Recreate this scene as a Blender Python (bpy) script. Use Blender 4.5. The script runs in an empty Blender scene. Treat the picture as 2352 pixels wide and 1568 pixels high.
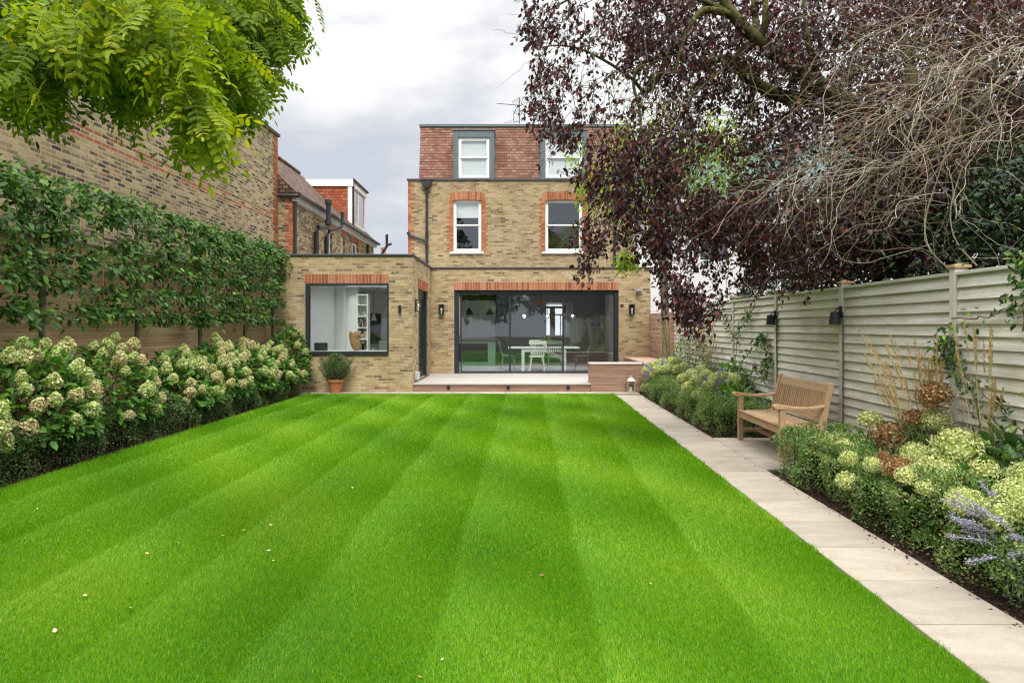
import bpy, math, random
import numpy as np
from mathutils import Vector, Matrix, Quaternion

SC = bpy.context.scene
COL = SC.collection
R = math.radians
rng = np.random.default_rng(11)
random.seed(11)

# ------------------------------------------------------------------ camera
F = 1500.0            # focal length in units of a 2352 px wide picture
CX, HY = 1176.0, 750.0  # vanishing point of the house axis, horizon row
KG = 0.0227           # the garden runs 1.3 degrees off the house axis
cam_d = bpy.data.cameras.new("camera")
cam = bpy.data.objects.new("camera", cam_d)
COL.objects.link(cam)
cam.location = (0, 0, 1.5)
cam.rotation_euler = (R(90), 0, 0)
cam_d.sensor_width = 36
cam_d.lens = F / 2352 * 36
cam_d.shift_y = -34 / 2352
cam_d.clip_start = 0.05
cam_d.clip_end = 800
SC.camera = cam

# ------------------------------------------------------------------ world
world = bpy.data.worlds.new("World")
SC.world = world
world.use_nodes = True
nt = world.node_tree
for n in list(nt.nodes):
    nt.nodes.remove(n)


def wn(t, **kw):
    n = nt.nodes.new(t)
    for k, v in kw.items():
        setattr(n, k, v)
    return n


def wmath(op, a, b=None, clamp=False):
    n = wn('ShaderNodeMath', operation=op)
    n.use_clamp = clamp
    for i, v in enumerate((a, b)):
        if v is None:
            continue
        if isinstance(v, (int, float)):
            n.inputs[i].default_value = v
        else:
            nt.links.new(v, n.inputs[i])
    return n.outputs[0]


SUN_EL, SUN_AZ = 50.0, 176.0   # azimuth measured from +Y clockwise (sun behind the camera)
w_out = wn('ShaderNodeOutputWorld')
sky = wn('ShaderNodeTexSky')
sky.sky_type = 'NISHITA'
sky.sun_disc = False
sky.sun_elevation = R(SUN_EL)
sky.sun_rotation = R(SUN_AZ)
sky.air_density = 1.0
sky.dust_density = 2.0
bg_sky = wn('ShaderNodeBackground')
nt.links.new(sky.outputs[0], bg_sky.inputs[0])
bg_sky.inputs[1].default_value = 0.10
tc = wn('ShaderNodeTexCoord')
sep = wn('ShaderNodeSeparateXYZ')
nt.links.new(tc.outputs['Generated'], sep.inputs[0])
mp = wn('ShaderNodeMapping')
mp.inputs['Scale'].default_value = (1.5, 1.5, 3.2)
mp.inputs['Location'].default_value = (0.35, 2.2, 0.7)
nt.links.new(tc.outputs['Generated'], mp.inputs[0])
cn = wn('ShaderNodeTexNoise')
cn.inputs['Scale'].default_value = 2.3
cn.inputs['Detail'].default_value = 7
cn.inputs['Roughness'].default_value = 0.52
cn.inputs['Distortion'].default_value = 0.35
nt.links.new(mp.outputs[0], cn.inputs['Vector'])
# broad cloud bank: greyer low on the left, brighter high up
t = wmath('MULTIPLY', cn.outputs['Fac'], 3.4)
t = wmath('ADD', t, wmath('MULTIPLY', sep.outputs['Z'], 2.7))
t = wmath('ADD', t, wmath('MULTIPLY', sep.outputs['X'], 0.75))
t = wmath('SUBTRACT', t, 1.95, True)
ramp = wn('ShaderNodeValToRGB')
nt.links.new(t, ramp.inputs[0])
e = ramp.color_ramp.elements
e[0].position = 0.0
e[0].color = (0.60, 0.63, 0.70, 1)
e[1].position = 0.75
e[1].color = (0.99, 0.99, 0.99, 1)
m1 = ramp.color_ramp.elements.new(0.32)
m1.color = (0.72, 0.735, 0.77, 1)
# an overcast sky is brightest overhead
zen = wn('ShaderNodeMapRange')
zen.interpolation_type = 'SMOOTHSTEP'
nt.links.new(sep.outputs['Z'], zen.inputs['Value'])
zen.inputs['From Min'].default_value = 0.40
zen.inputs['From Max'].default_value = 0.95
zen.inputs['To Min'].default_value = 1.0
zen.inputs['To Max'].default_value = 4.6
vm = wn('ShaderNodeVectorMath', operation='SCALE')
nt.links.new(ramp.outputs[0], vm.inputs[0])
nt.links.new(zen.outputs[0], vm.inputs['Scale'])
bg_cl = wn('ShaderNodeBackground')
nt.links.new(vm.outputs[0], bg_cl.inputs[0])
bg_cl.inputs[1].default_value = 0.86
mixw = wn('ShaderNodeMixShader')
mixw.inputs[0].default_value = 0.93
nt.links.new(bg_sky.outputs[0], mixw.inputs[1])
nt.links.new(bg_cl.outputs[0], mixw.inputs[2])
nt.links.new(mixw.outputs[0], w_out.inputs[0])

# ------------------------------------------------------------------ sun
sun_d = bpy.data.lights.new("sun", 'SUN')
sun_d.energy = 1.9
sun_d.angle = R(14)
sun_d.color = (1.0, 0.95, 0.88)
sun = bpy.data.objects.new("sun", sun_d)
COL.objects.link(sun)
az, el = R(SUN_AZ), R(SUN_EL)
sdir = Vector((math.sin(az) * math.cos(el), math.cos(az) * math.cos(el), math.sin(el)))
sun.rotation_euler = (-sdir).to_track_quat('-Z', 'Y').to_euler()

SC.view_settings.view_transform = 'Standard'
SC.view_settings.look = 'None'
SC.view_settings.gamma = 1
SC.view_settings.exposure = 0.35
SC.view_settings.use_curve_mapping = False
SC.render.engine = 'CYCLES'
SC.cycles.max_bounces = 8
SC.cycles.transparent_max_bounces = 16
SC.cycles.use_denoising = True
SC.cycles.caustics_reflective = False
SC.cycles.caustics_refractive = False
SC.render.film_transparent = False
SC.cycles.pixel_filter_type = 'BLACKMAN_HARRIS'
SC.cycles.filter_width = 1.2


# ------------------------------------------------------------------ helpers
def PX(px, py, y):
    """Point at depth y that the photograph shows at (px, py) of a 2352 px wide copy."""
    return Vector(((px - CX) / F * y, y, 1.5 - (py - HY) / F * y))


def GP(x0, y, z=0.0):
    return Vector((x0 + KG * y, y, z))


GM = Matrix(((1, KG, 0, 0), (0, 1, 0, 0), (0, 0, 1, 0), (0, 0, 0, 1)))


def lin(r, g, b):
    def f(c):
        c /= 255.0
        return c / 12.92 if c <= 0.04045 else ((c + 0.055) / 1.055) ** 2.4
    return (f(r), f(g), f(b), 1.0)


WLOC = {}


def tag(o, label=None, cat=None, group=None, kind=None):
    if label: o['label'] = label
    if cat: o['category'] = cat
    if group: o['group'] = group
    if kind: o['kind'] = kind
    return o


def thing(name, label, cat, loc=(0, 0, 0), group=None):
    o = bpy.data.objects.new(name, None)
    o.empty_display_size = 0.2
    COL.objects.link(o)
    o.location = loc
    WLOC[o.name] = Vector(loc)
    return tag(o, label, cat, group)


def link(o, parent=None):
    COL.objects.link(o)
    if parent is not None:
        o.parent = parent
        o.location = -WLOC.get(parent.name, Vector((0, 0, 0)))
    return o


def copy_tree(o, parent=None):
    c = o.copy()
    COL.objects.link(c)
    if parent is not None:
        c.parent = parent
    for ch in list(o.children):
        copy_tree(ch, c)
    return c


class MB:
    """Collects polygons and builds them as ONE mesh object."""

    def __init__(s, M=None):
        s.v, s.f, s.r, s.M = [], [], [], M
        s.off = Vector((0, 0, 0))

    def add(s, vs, fs, r=None):
        b = len(s.v)
        for p in vs:
            p = Vector(p) + s.off
            s.v.append(tuple(s.M @ p) if s.M is not None else tuple(p))
        r = random.random() if r is None else r
        for f in fs:
            s.f.append(tuple(b + i for i in f))
            s.r.append(r)
        return s

    def poly(s, pts, r=None):
        return s.add(pts, [tuple(range(len(pts)))], r)

    def box(s, x0, x1, y0, y1, z0, z1, r=None, T=None):
        vs = [Vector((x, y, z)) for z in (z0, z1) for y in (y0, y1) for x in (x0, x1)]
        if T is not None:
            vs = [T @ p for p in vs]
        return s.add(vs, [(0, 2, 3, 1), (4, 5, 7, 6), (0, 1, 5, 4), (2, 6, 7, 3), (0, 4, 6, 2), (1, 3, 7, 5)], r)

    def bar(s, a, b, w, h, up=(0, 0, 1), r=None):
        """Rectangular bar from a to b, w across, h along 'up'."""
        a, b = Vector(a), Vector(b)
        d = (b - a).normalized()
        u = Vector(up)
        side = d.cross(u)
        if side.length < 1e-5:
            side = d.cross(Vector((1, 0, 0)))
        side.normalize()
        u = side.cross(d).normalized()
        vs = []
        for p in (a, b):
            for i, j in ((-1, -1), (1, -1), (1, 1), (-1, 1)):
                vs.append(p + side * (w / 2 * i) + u * (h / 2 * j))
        return s.add(vs, [(3, 2, 1, 0), (4, 5, 6, 7), (0, 1, 5, 4), (1, 2, 6, 5), (2, 3, 7, 6), (3, 0, 4, 7)], r)

    def tube(s, pts, rad, n=8, r=None, cap=True):
        pts = [Vector(p) for p in pts]
        if isinstance(rad, (int, float)):
            rad = [rad] * len(pts)
        vs, fs = [], []
        ref = Vector((0.13, 0.21, 0.97))
        for i, p in enumerate(pts):
            d = (pts[min(i + 1, len(pts) - 1)] - pts[max(i - 1, 0)]).normalized()
            a = d.cross(ref)
            if a.length < 0.2:
                a = d.cross(Vector((1, 0.1, 0)))
            a.normalize()
            b = d.cross(a)
            for k in range(n):
                t = 2 * math.pi * k / n
                vs.append(p + (a * math.cos(t) + b * math.sin(t)) * rad[i])
        for i in range(len(pts) - 1):
            for k in range(n):
                k2 = (k + 1) % n
                fs.append((i * n + k, i * n + k2, (i + 1) * n + k2, (i + 1) * n + k))
        if cap:
            fs.append(tuple(range(n - 1, -1, -1)))
            fs.append(tuple((len(pts) - 1) * n + k for k in range(n)))
        return s.add(vs, fs, r)

    def lathe(s, prof, c=(0, 0, 0), n=24, r=None):
        c = Vector(c)
        vs, fs = [], []
        for rr, z in prof:
            for k in range(n):
                t = 2 * math.pi * k / n
                vs.append(c + Vector((rr * math.cos(t), rr * math.sin(t), z)))
        for i in range(len(prof) - 1):
            for k in range(n):
                k2 = (k + 1) % n
                fs.append((i * n + k, i * n + k2, (i + 1) * n + k2, (i + 1) * n + k))
        if prof[0][0] > 1e-4:
            fs.append(tuple(range(n - 1, -1, -1)))
        if prof[-1][0] > 1e-4:
            fs.append(tuple((len(prof) - 1) * n + k for k in range(n)))
        return s.add(vs, fs, r)

    def prism(s, poly, axis, a, b, r=None):
        """Extrude a 2-D outline along an axis ('x': poly in (y,z); 'y': (x,z); 'z': (x,y))."""
        n = len(poly)
        mk = {'x': lambda t, p: (t, p[0], p[1]), 'y': lambda t, p: (p[0], t, p[1]), 'z': lambda t, p: (p[0], p[1], t)}[axis]
        vs = [mk(a, p) for p in poly] + [mk(b, p) for p in poly]
        fs = [tuple(range(n - 1, -1, -1)), tuple(range(n, 2 * n))]
        fs += [(i, (i + 1) % n, n + (i + 1) % n, n + i) for i in range(n)]
        return s.add(vs, fs, r)

    def wall(s, axis, p0, p1, u0, u1, z0, z1, holes=()):
        """Wall slab with openings. axis 'y': faces at y=p0 (front) and p1; u is x. axis 'x': u is y."""
        us = sorted({u0, u1} | {h[0] for h in holes} | {h[1] for h in holes})
        zs = sorted({z0, z1} | {h[2] for h in holes} | {h[3] for h in holes})
        mk = (lambda u, p, z: (u, p, z)) if axis == 'y' else (lambda u, p, z: (p, u, z))
        ins = lambda u, z: any(h[0] < u < h[1] and h[2] < z < h[3] for h in holes)
        for a, b in zip(us, us[1:]):
            for c, d in zip(zs, zs[1:]):
                if ins((a + b) / 2, (c + d) / 2):
                    continue
                for p in (p0, p1):
                    s.poly([mk(a, p, c), mk(b, p, c), mk(b, p, d), mk(a, p, d)], 0.5)
        for h in list(holes) + [(u0, u1, z0, z1)]:
            a, b, c, d = h
            for q in ([(a, c), (b, c)], [(a, d), (b, d)], [(a, c), (a, d)], [(b, c), (b, d)]):
                (ua, za), (ub, zb) = q
                s.poly([mk(ua, p0, za), mk(ub, p0, zb), mk(ub, p1, zb), mk(ua, p1, za)], 0.5)
        return s

    def build(s, name, mat, parent=None, bevel=0, smooth=False, recalc=True):
        me = bpy.data.meshes.new(name)
        me.from_pydata(s.v, [], s.f)
        if recalc:
            import bmesh
            bm = bmesh.new()
            bm.from_mesh(me)
            bmesh.ops.recalc_face_normals(bm, faces=bm.faces)
            bm.to_mesh(me)
            bm.free()
        at = me.attributes.new('rnd', 'FLOAT', 'FACE')
        at.data.foreach_set('value', s.r)
        uv = me.uv_layers.new(name='UVMap')
        for p in me.polygons:
            nx, ny, nz = (abs(c) for c in p.normal)
            for li in p.loop_indices:
                co = me.vertices[me.loops[li].vertex_index].co
                if nz > 0.75:
                    uv.data[li].uv = (co.x, co.y)
                elif nx > ny:
                    uv.data[li].uv = (co.y, co.z)
                else:
                    uv.data[li].uv = (co.x, co.z)
        if smooth:
            me.polygons.foreach_set('use_smooth', [True] * len(me.polygons))
        me.materials.append(mat)
        o = bpy.data.objects.new(name, me)
        link(o, parent)
        if bevel:
            bv = o.modifiers.new('bevel', 'BEVEL')
            bv.width = bevel
            bv.segments = 2
            bv.limit_method = 'ANGLE'
            bv.angle_limit = R(35)
        return o


def np_mesh(name, V, groups, mat, parent=None, smooth=False, loc=None):
    """Fast mesh from numpy. groups: list of (faces (n,k) int array, rnd (n,) array)."""
    me = bpy.data.meshes.new(name)
    nv = len(V)
    me.vertices.add(nv)
    me.vertices.foreach_set('co', np.ascontiguousarray(V, dtype=np.float32).ravel())
    loops = np.concatenate([g[0].ravel() for g in groups]).astype(np.int32)
    counts = np.concatenate([np.full(len(g[0]), g[0].shape[1], dtype=np.int32) for g in groups])
    rnd = np.concatenate([g[1] for g in groups]).astype(np.float32)
    me.loops.add(len(loops))
    me.loops.foreach_set('vertex_index', loops)
    me.polygons.add(len(counts))
    starts = np.concatenate([[0], np.cumsum(counts)[:-1]]).astype(np.int32)
    me.polygons.foreach_set('loop_start', starts)
    if smooth:
        me.polygons.foreach_set('use_smooth', np.ones(len(counts), dtype=bool))
    me.update(calc_edges=True)
    at = me.attributes.new('rnd', 'FLOAT', 'FACE')
    at.data.foreach_set('value', rnd)
    me.materials.append(mat)
    o = bpy.data.objects.new(name, me)
    link(o, parent)
    return o


def unit(a):
    return a / np.maximum(np.linalg.norm(a, axis=-1, keepdims=True), 1e-9)


def rand_dirs(n):
    return unit(rng.normal(size=(n, 3)))


# leaf outlines: x along the leaf, y across, z up; each a list of verts + faces
T_OVAL = (np.array([(0, 0, 0), (.3, .46, .10), (.72, .40, .07), (1, 0, -.10), (.72, -.40, .07), (.3, -.46, .10)], float),
          np.array([(0, 3, 2, 1), (0, 5, 4, 3)]))
T_ROUND = (np.array([(0, 0, 0), (.14, .36, .05), (.5, .5, .06), (.86, .36, .02), (1, 0, -.05), (.86, -.36, .02), (.5, -.5, .06), (.14, -.36, .05)], float),
           np.array([(0, 4, 3, 2, 1), (0, 7, 6, 5, 4)]))
T_DIAM = (np.array([(0, 0, 0), (.42, .5, .08), (1, 0, -.06), (.42, -.5, .08)], float),
          np.array([(0, 1, 2, 3)]))
T_BLADE = (np.array([(0, .5, 0), (0, -.5, 0), (1, 0, 0)], float), np.array([(0, 1, 2)]))


def leaf_arrays(P, D, N, L, W, tmpl, rnd):
    tv, tf = tmpl
    n, k = len(P), len(tv)
    D = unit(D)
    Y = unit(np.cross(N, D))
    Z = np.cross(D, Y)
    L = np.broadcast_to(np.asarray(L, float), (n,))
    W = np.broadcast_to(np.asarray(W, float), (n,))
    V = (P[:, None, :] + D[:, None, :] * (tv[None, :, 0] * L[:, None])[..., None]
         + Y[:, None, :] * (tv[None, :, 1] * W[:, None])[..., None]
         + Z[:, None, :] * (tv[None, :, 2] * L[:, None])[..., None])
    Fs = (np.arange(n)[:, None, None] * k + tf[None]).reshape(-1, tf.shape[1])
    return V.reshape(-1, 3), Fs, np.repeat(rnd, len(tf))


def leaves(name, mat, P, D, N, L, W, tmpl=T_OVAL, rnd=None, parent=None):
    rnd = rng.random(len(P)) if rnd is None else rnd
    V, Fs, r = leaf_arrays(np.asarray(P), np.asarray(D), np.asarray(N), L, W, tmpl, rnd)
    return np_mesh(name, V, [(Fs, r)], mat, parent)


def tubes_arrays(paths, n=5):
    """paths: list of (pts (m,3), radii (m,)). Vertex and quad arrays."""
    Vs, Fs, Rs, base = [], [], [], 0
    ang = np.arange(n) * 2 * np.pi / n
    ca, sa = np.cos(ang), np.sin(ang)
    for pts, rad in paths:
        pts = np.asarray(pts, float)
        m = len(pts)
        rad = np.broadcast_to(np.asarray(rad, float), (m,))
        d = unit(np.gradient(pts, axis=0))
        ref = np.array([0.13, 0.31, 0.94]) if abs(d[0, 2]) < 0.85 else np.array([0.95, 0.2, 0.1])
        a = unit(np.cross(d, ref))
        b = np.cross(d, a)
        V = pts[:, None] + (a[:, None] * ca[None, :, None] + b[:, None] * sa[None, :, None]) * rad[:, None, None]
        Vs.append(V.reshape(-1, 3))
        i = np.arange(m - 1)[:, None] * n
        k = np.arange(n)[None]
        k2 = (k + 1) % n
        Fs.append((base + np.stack([i + k, i + k2, i + n + k2, i + n + k], -1)).reshape(-1, 4))
        Rs.append(np.full((m - 1) * n, rng.random()))
        base += m * n
    return np.concatenate(Vs), np.concatenate(Fs), np.concatenate(Rs)


def tubes(name, mat, paths, n=5, parent=None):
    V, Fs, r = tubes_arrays(paths, n)
    return np_mesh(name, V, [(Fs, r)], mat, parent, smooth=True)


def spline(pts, m=8):
    """Catmull-Rom through the points."""
    P = np.array([tuple(p) for p in pts], float)
    P = np.vstack([2 * P[0] - P[1], P, 2 * P[-1] - P[-2]])
    out = []
    for i in range(1, len(P) - 2):
        t = np.linspace(0, 1, m, endpoint=False)[:, None]
        p0, p1, p2, p3 = P[i - 1], P[i], P[i + 1], P[i + 2]
        out.append(0.5 * (2 * p1 + (p2 - p0) * t + (2 * p0 - 5 * p1 + 4 * p2 - p3) * t ** 2 + (3 * p1 - p0 - 3 * p2 + p3) * t ** 3))
    out.append(P[-2][None])
    return np.concatenate(out)


# ------------------------------------------------------------------ materials
class NT:
    def __init__(s, name):
        s.m = bpy.data.materials.new(name)
        s.m.use_nodes = True
        s.t = s.m.node_tree
        s.b = s.t.nodes['Principled BSDF']
        s.out = s.t.nodes['Material Output']

    def n(s, t, ins=None, **kw):
        n = s.t.nodes.new(t)
        for k, v in kw.items():
            setattr(n, k, v)
        for k, v in (ins or {}).items():
            s.set(n, k, v)
        return n

    def set(s, n, k, v):
        if hasattr(v, 'is_linked') or isinstance(v, bpy.types.NodeSocket):
            s.t.links.new(v, n.inputs[k])
        else:
            n.inputs[k].default_value = v

    def ramp(s, fac, stops, interp='LINEAR'):
        n = s.n('ShaderNodeValToRGB')
        cr = n.color_ramp
        cr.interpolation = interp
        while len(cr.elements) < len(stops):
            cr.elements.new(0.5)
        for e, (p, c) in zip(cr.elements, stops):
            e.position = p
            e.color = c
        s.t.links.new(fac, n.inputs[0])
        return n.outputs[0]

    def noise(s, scale, detail=4, rough=0.55, vec=None, dist=0.0):
        n = s.n('ShaderNodeTexNoise', {'Scale': scale, 'Detail': detail, 'Roughness': rough, 'Distortion': dist})
        if vec is not None:
            s.t.links.new(vec, n.inputs['Vector'])
        return n.outputs['Fac']

    def mapping(s, src, scale=(1, 1, 1), rot=(0, 0, 0), loc=(0, 0, 0)):
        n = s.n('ShaderNodeMapping', {'Scale': scale, 'Rotation': rot, 'Location': loc})
        s.t.links.new(src, n.inputs[0])
        return n.outputs[0]

    def coord(s, k='Object'):
        return s.n('ShaderNodeTexCoord').outputs[k]

    def attr(s):
        return s.n('ShaderNodeAttribute', attribute_name='rnd').outputs['Fac']

    def mix(s, fac, a, b, blend='MIX'):
        n = s.n('ShaderNodeMixRGB', blend_type=blend)
        s.set(n, 0, fac)
        s.set(n, 1, a)
        s.set(n, 2, b)
        return n.outputs[0]

    def math(s, op, a, b=0.0, clamp=False):
        n = s.n('ShaderNodeMath', operation=op)
        n.use_clamp = clamp
        s.set(n, 0, a)
        s.set(n, 1, b)
        return n.outputs[0]

    def bump(s, h, strength=0.3, dist=0.01):
        n = s.n('ShaderNodeBump', {'Strength': strength, 'Distance': dist, 'Height': h})
        s.t.links.new(n.outputs[0], s.b.inputs['Normal'])

    def fin(s, col=None, rough=0.7, spec=0.3, metal=0.0):
        if col is not None:
            s.set(s.b, 'Base Color', col)
        s.set(s.b, 'Roughness', rough)
        s.set(s.b, 'Specular IOR Level', spec)
        s.set(s.b, 'Metallic', metal)
        return s.m


def m_plain(name, col, rough=0.6, spec=0.3, metal=0.0, var=0.12, scale=9.0):
    t = NT(name)
    f = t.noise(scale, 5, 0.6, t.coord())
    dk = tuple(c * (1 - var) for c in col[:3]) + (1,)
    lt = tuple(min(1, c * (1 + var)) for c in col[:3]) + (1,)
    return t.fin(t.ramp(f, [(0.3, dk), (0.7, lt)]), rough, spec, metal)


def m_brick(name, stops, mortar, bw=0.198, rh=0.066, ms=0.009, stain=0.25, stain_col=(0.05, 0.045, 0.035, 1), offset=0.5, patch=None):
    t = NT(name)
    uv = t.coord('UV')
    b = t.n('ShaderNodeTexBrick', {'Color1': (0, 0, 0, 1), 'Color2': (1, 1, 1, 1), 'Mortar': (0.5, 0.5, 0.5, 1), 'Scale': 1.0,
                                   'Mortar Size': ms, 'Mortar Smooth': 0.25, 'Bias': 0.0, 'Brick Width': bw, 'Row Height': rh})
    b.offset = offset
    wob = t.n('ShaderNodeVectorMath', operation='ADD')
    nz = t.n('ShaderNodeTexNoise', {'Scale': 3.0, 'Detail': 2.0})
    t.t.links.new(uv, nz.inputs['Vector'])
    sc = t.n('ShaderNodeVectorMath', operation='SCALE')
    t.t.links.new(nz.outputs['Color'], sc.inputs[0])
    sc.inputs['Scale'].default_value = 0.010
    t.t.links.new(uv, wob.inputs[0])
    t.t.links.new(sc.outputs[0], wob.inputs[1])
    t.t.links.new(wob.outputs[0], b.inputs['Vector'])
    g = t.n('ShaderNodeSeparateColor')
    t.t.links.new(b.outputs['Color'], g.inputs[0])
    # blotches inside each brick + clusters of like bricks
    big = t.noise(1.1, 3, 0.6, uv)
    fine = t.noise(42, 4, 0.7, uv)
    mid = t.noise(11, 4, 0.7, uv)
    key = t.math('ADD', t.math('ADD', t.math('MULTIPLY', g.outputs[0], 0.90), 0.035), t.math('MULTIPLY', t.math('SUBTRACT', big, 0.45), 0.5))
    key = t.math('ADD', key, t.math('MULTIPLY', t.math('SUBTRACT', mid, 0.5), 0.7))
    key = t.math('ADD', key, t.math('MULTIPLY', t.math('SUBTRACT', fine, 0.5), 0.5), True)
    col = t.ramp(key, stops)
    if patch is not None:
        # courses of another colour: (v0, v1, colour) over a height band
        sp = t.n('ShaderNodeSeparateXYZ')
        t.t.links.new(wob.outputs[0], sp.inputs[0])
        for v0, v1, pc, pf in patch:
            inb = t.math('MULTIPLY', t.math('GREATER_THAN', sp.outputs['Y'], v0), t.math('LESS_THAN', sp.outputs['Y'], v1))
            keep = t.math('GREATER_THAN', t.math('ADD', g.outputs[0], t.math('MULTIPLY', big, 0.5)), pf)
            col = t.mix(t.math('MULTIPLY', inb, keep), col, pc)
    mn = t.ramp(fine, [(0.3, tuple(c * 0.75 for c in mortar[:3]) + (1,)), (0.7, mortar)])
    col = t.mix(b.outputs['Fac'], col, mn)
    st = t.ramp(t.noise(0.45, 5, 0.65, t.mapping(uv, (1.0, 0.55, 1))), [(0.48, (0, 0, 0, 1)), (0.75, (1, 1, 1, 1))])
    col = t.mix(t.math('MULTIPLY', st, stain), col, stain_col)
    h = t.math('SUBTRACT', t.math('MULTIPLY', fine, 0.35), b.outputs['Fac'])
    t.bump(h, 0.55, 0.008)
    return t.fin(col, 0.9, 0.15)


def m_wood(name, c1, c2, axis='x', rough=0.65, scale=1.0, weather=None, wamt=0.5, rv=0.35, knots=0.0):
    """Wood with grain along an axis of object space and a tint per board (rnd)."""
    t = NT(name)
    co = t.coord()
    s = {'x': (1.2, 26, 26), 'y': (26, 1.2, 26), 'z': (26, 26, 1.2)}[axis]
    at = t.attr()
    off = t.n('ShaderNodeVectorMath', operation='ADD')
    t.t.links.new(co, off.inputs[0])
    cx = t.n('ShaderNodeCombineXYZ')
    for i in range(3):
        t.t.links.new(t.math('MULTIPLY', at, 13.7 + i * 5), cx.inputs[i])
    t.t.links.new(cx.outputs[0], off.inputs[1])
    g = t.noise(scale, 6, 0.65, t.mapping(off.outputs[0], s), 0.4)
    col = t.ramp(g, [(0.3, c1), (0.72, c2)])
    k = t.math('ADD', t.math('MULTIPLY', at, rv * 2), 1 - rv)
    cc = t.n('ShaderNodeVectorMath', operation='SCALE')
    t.t.links.new(col, cc.inputs[0])
    t.t.links.new(k, cc.inputs['Scale'])
    col = cc.outputs[0]
    if weather is not None:
        w = t.ramp(t.noise(1.6, 5, 0.62, t.mapping(co, (1, 0.8, 1.2))), [(0.45, (0, 0, 0, 1)), (0.72, (1, 1, 1, 1))])
        col = t.mix(t.math('MULTIPLY', w, wamt), col, weather)
    if knots:
        ks = {'x': (3.2, 11, 11), 'y': (11, 3.2, 11), 'z': (11, 11, 3.2)}[axis]
        v = t.n('ShaderNodeTexVoronoi', {'Scale': 1.0, 'Randomness': 1.0})
        t.t.links.new(t.mapping(off.outputs[0], ks), v.inputs['Vector'])
        kf = t.ramp(v.outputs['Distance'], [(0.04, (1, 1, 1, 1)), (0.13, (0, 0, 0, 1))])
        col = t.mix(t.math('MULTIPLY', kf, knots), col, tuple(c * 0.4 for c in c1[:3]) + (1,))
        sk = t.ramp(t.noise(1.0, 4, 0.7, t.mapping(off.outputs[0], tuple(q * 2.2 for q in s)), 0.8), [(0.5, (0, 0, 0, 1)), (0.66, (1, 1, 1, 1))])
        col = t.mix(t.math('MULTIPLY', sk, 0.4), col, tuple(c * 0.62 for c in c1[:3]) + (1,))
    t.bump(g, 0.25, 0.004)
    return t.fin(col, rough, 0.3)


def m_leaf(name, stops, transl=0.35, rough=0.45, spec=0.4, objvar=False, tint=None):
    """Leaf: colour by the per-leaf rnd value; light passes through."""
    t = NT(name)
    a = t.attr()
    col = t.ramp(a, stops)
    f = t.noise(60, 2, 0.5, t.coord())
    col = t.mix(0.35, col, t.ramp(f, [(0.3, (0.55, 0.55, 0.55, 1)), (0.7, (1.25, 1.25, 1.2, 1))]), 'MULTIPLY')
    if objvar:
        oi = t.n('ShaderNodeObjectInfo').outputs['Random']
        col = t.mix(t.ramp(oi, tint[0]), col, tint[1], 'MIX') if tint else col
    t.set(t.b, 'Base Color', col)
    t.set(t.b, 'Roughness', rough)
    t.set(t.b, 'Specular IOR Level', spec)
    tr = t.n('ShaderNodeBsdfTranslucent')
    tc2 = t.mix(0.6, col, (1.35, 1.3, 0.5, 1), 'MULTIPLY')
    t.t.links.new(tc2, tr.inputs[0])
    ms = t.n('ShaderNodeMixShader', {0: transl})
    t.t.links.new(t.b.outputs[0], ms.inputs[1])
    t.t.links.new(tr.outputs[0], ms.inputs[2])
    t.t.links.new(ms.outputs[0], t.out.inputs[0])
    return t.m


def m_glass(name, r0=0.10, tint=(0.93, 0.96, 0.95, 1)):
    """Thin double glazing: clear, with a mirror share that grows towards grazing view (both faces alike)."""
    t = NT(name)
    t.t.nodes.remove(t.b)
    lw = t.n('ShaderNodeLayerWeight', {'Blend': 0.5})
    k = t.math('POWER', lw.outputs['Facing'], 4.0)
    k = t.math('ADD', t.math('MULTIPLY', k, 1 - r0), r0, True)
    tr = t.n('ShaderNodeBsdfTransparent', {'Color': tint})
    gl = t.n('ShaderNodeBsdfGlossy', {'Roughness': 0.0, 'Color': (0.95, 0.97, 1, 1)})
    nz = t.noise(1.3, 2, 0.5, t.coord())
    bp = t.n('ShaderNodeBump', {'Strength': 0.06, 'Distance': 0.02, 'Height': nz})
    t.t.links.new(bp.outputs[0], gl.inputs['Normal'])
    ms = t.n('ShaderNodeMixShader')
    t.t.links.new(k, ms.inputs[0])
    t.t.links.new(tr.outputs[0], ms.inputs[1])
    t.t.links.new(gl.outputs[0], ms.inputs[2])
    t.t.links.new(ms.outputs[0], t.out.inputs[0])
    return t.m


def m_emit(name, col, strength):
    t = NT(name)
    t.set(t.b, 'Base Color', col)
    t.set(t.b, 'Emission Color', col)
    t.set(t.b, 'Emission Strength', strength)
    return t.m


def m_rnd(name, stops, rough=0.85, spec=0.15, nscale=30, namt=0.35, bump=0.2):
    """Colour by the per-piece rnd value, with fine blotches."""
    t = NT(name)
    col = t.ramp(t.attr(), stops)
    f = t.noise(nscale, 5, 0.65, t.coord())
    col = t.mix(namt, col, t.ramp(f, [(0.3, (0.45, 0.45, 0.45, 1)), (0.72, (1.3, 1.3, 1.3, 1))]), 'MULTIPLY')
    t.bump(f, bump, 0.004)
    return t.fin(col, rough, spec)

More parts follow.
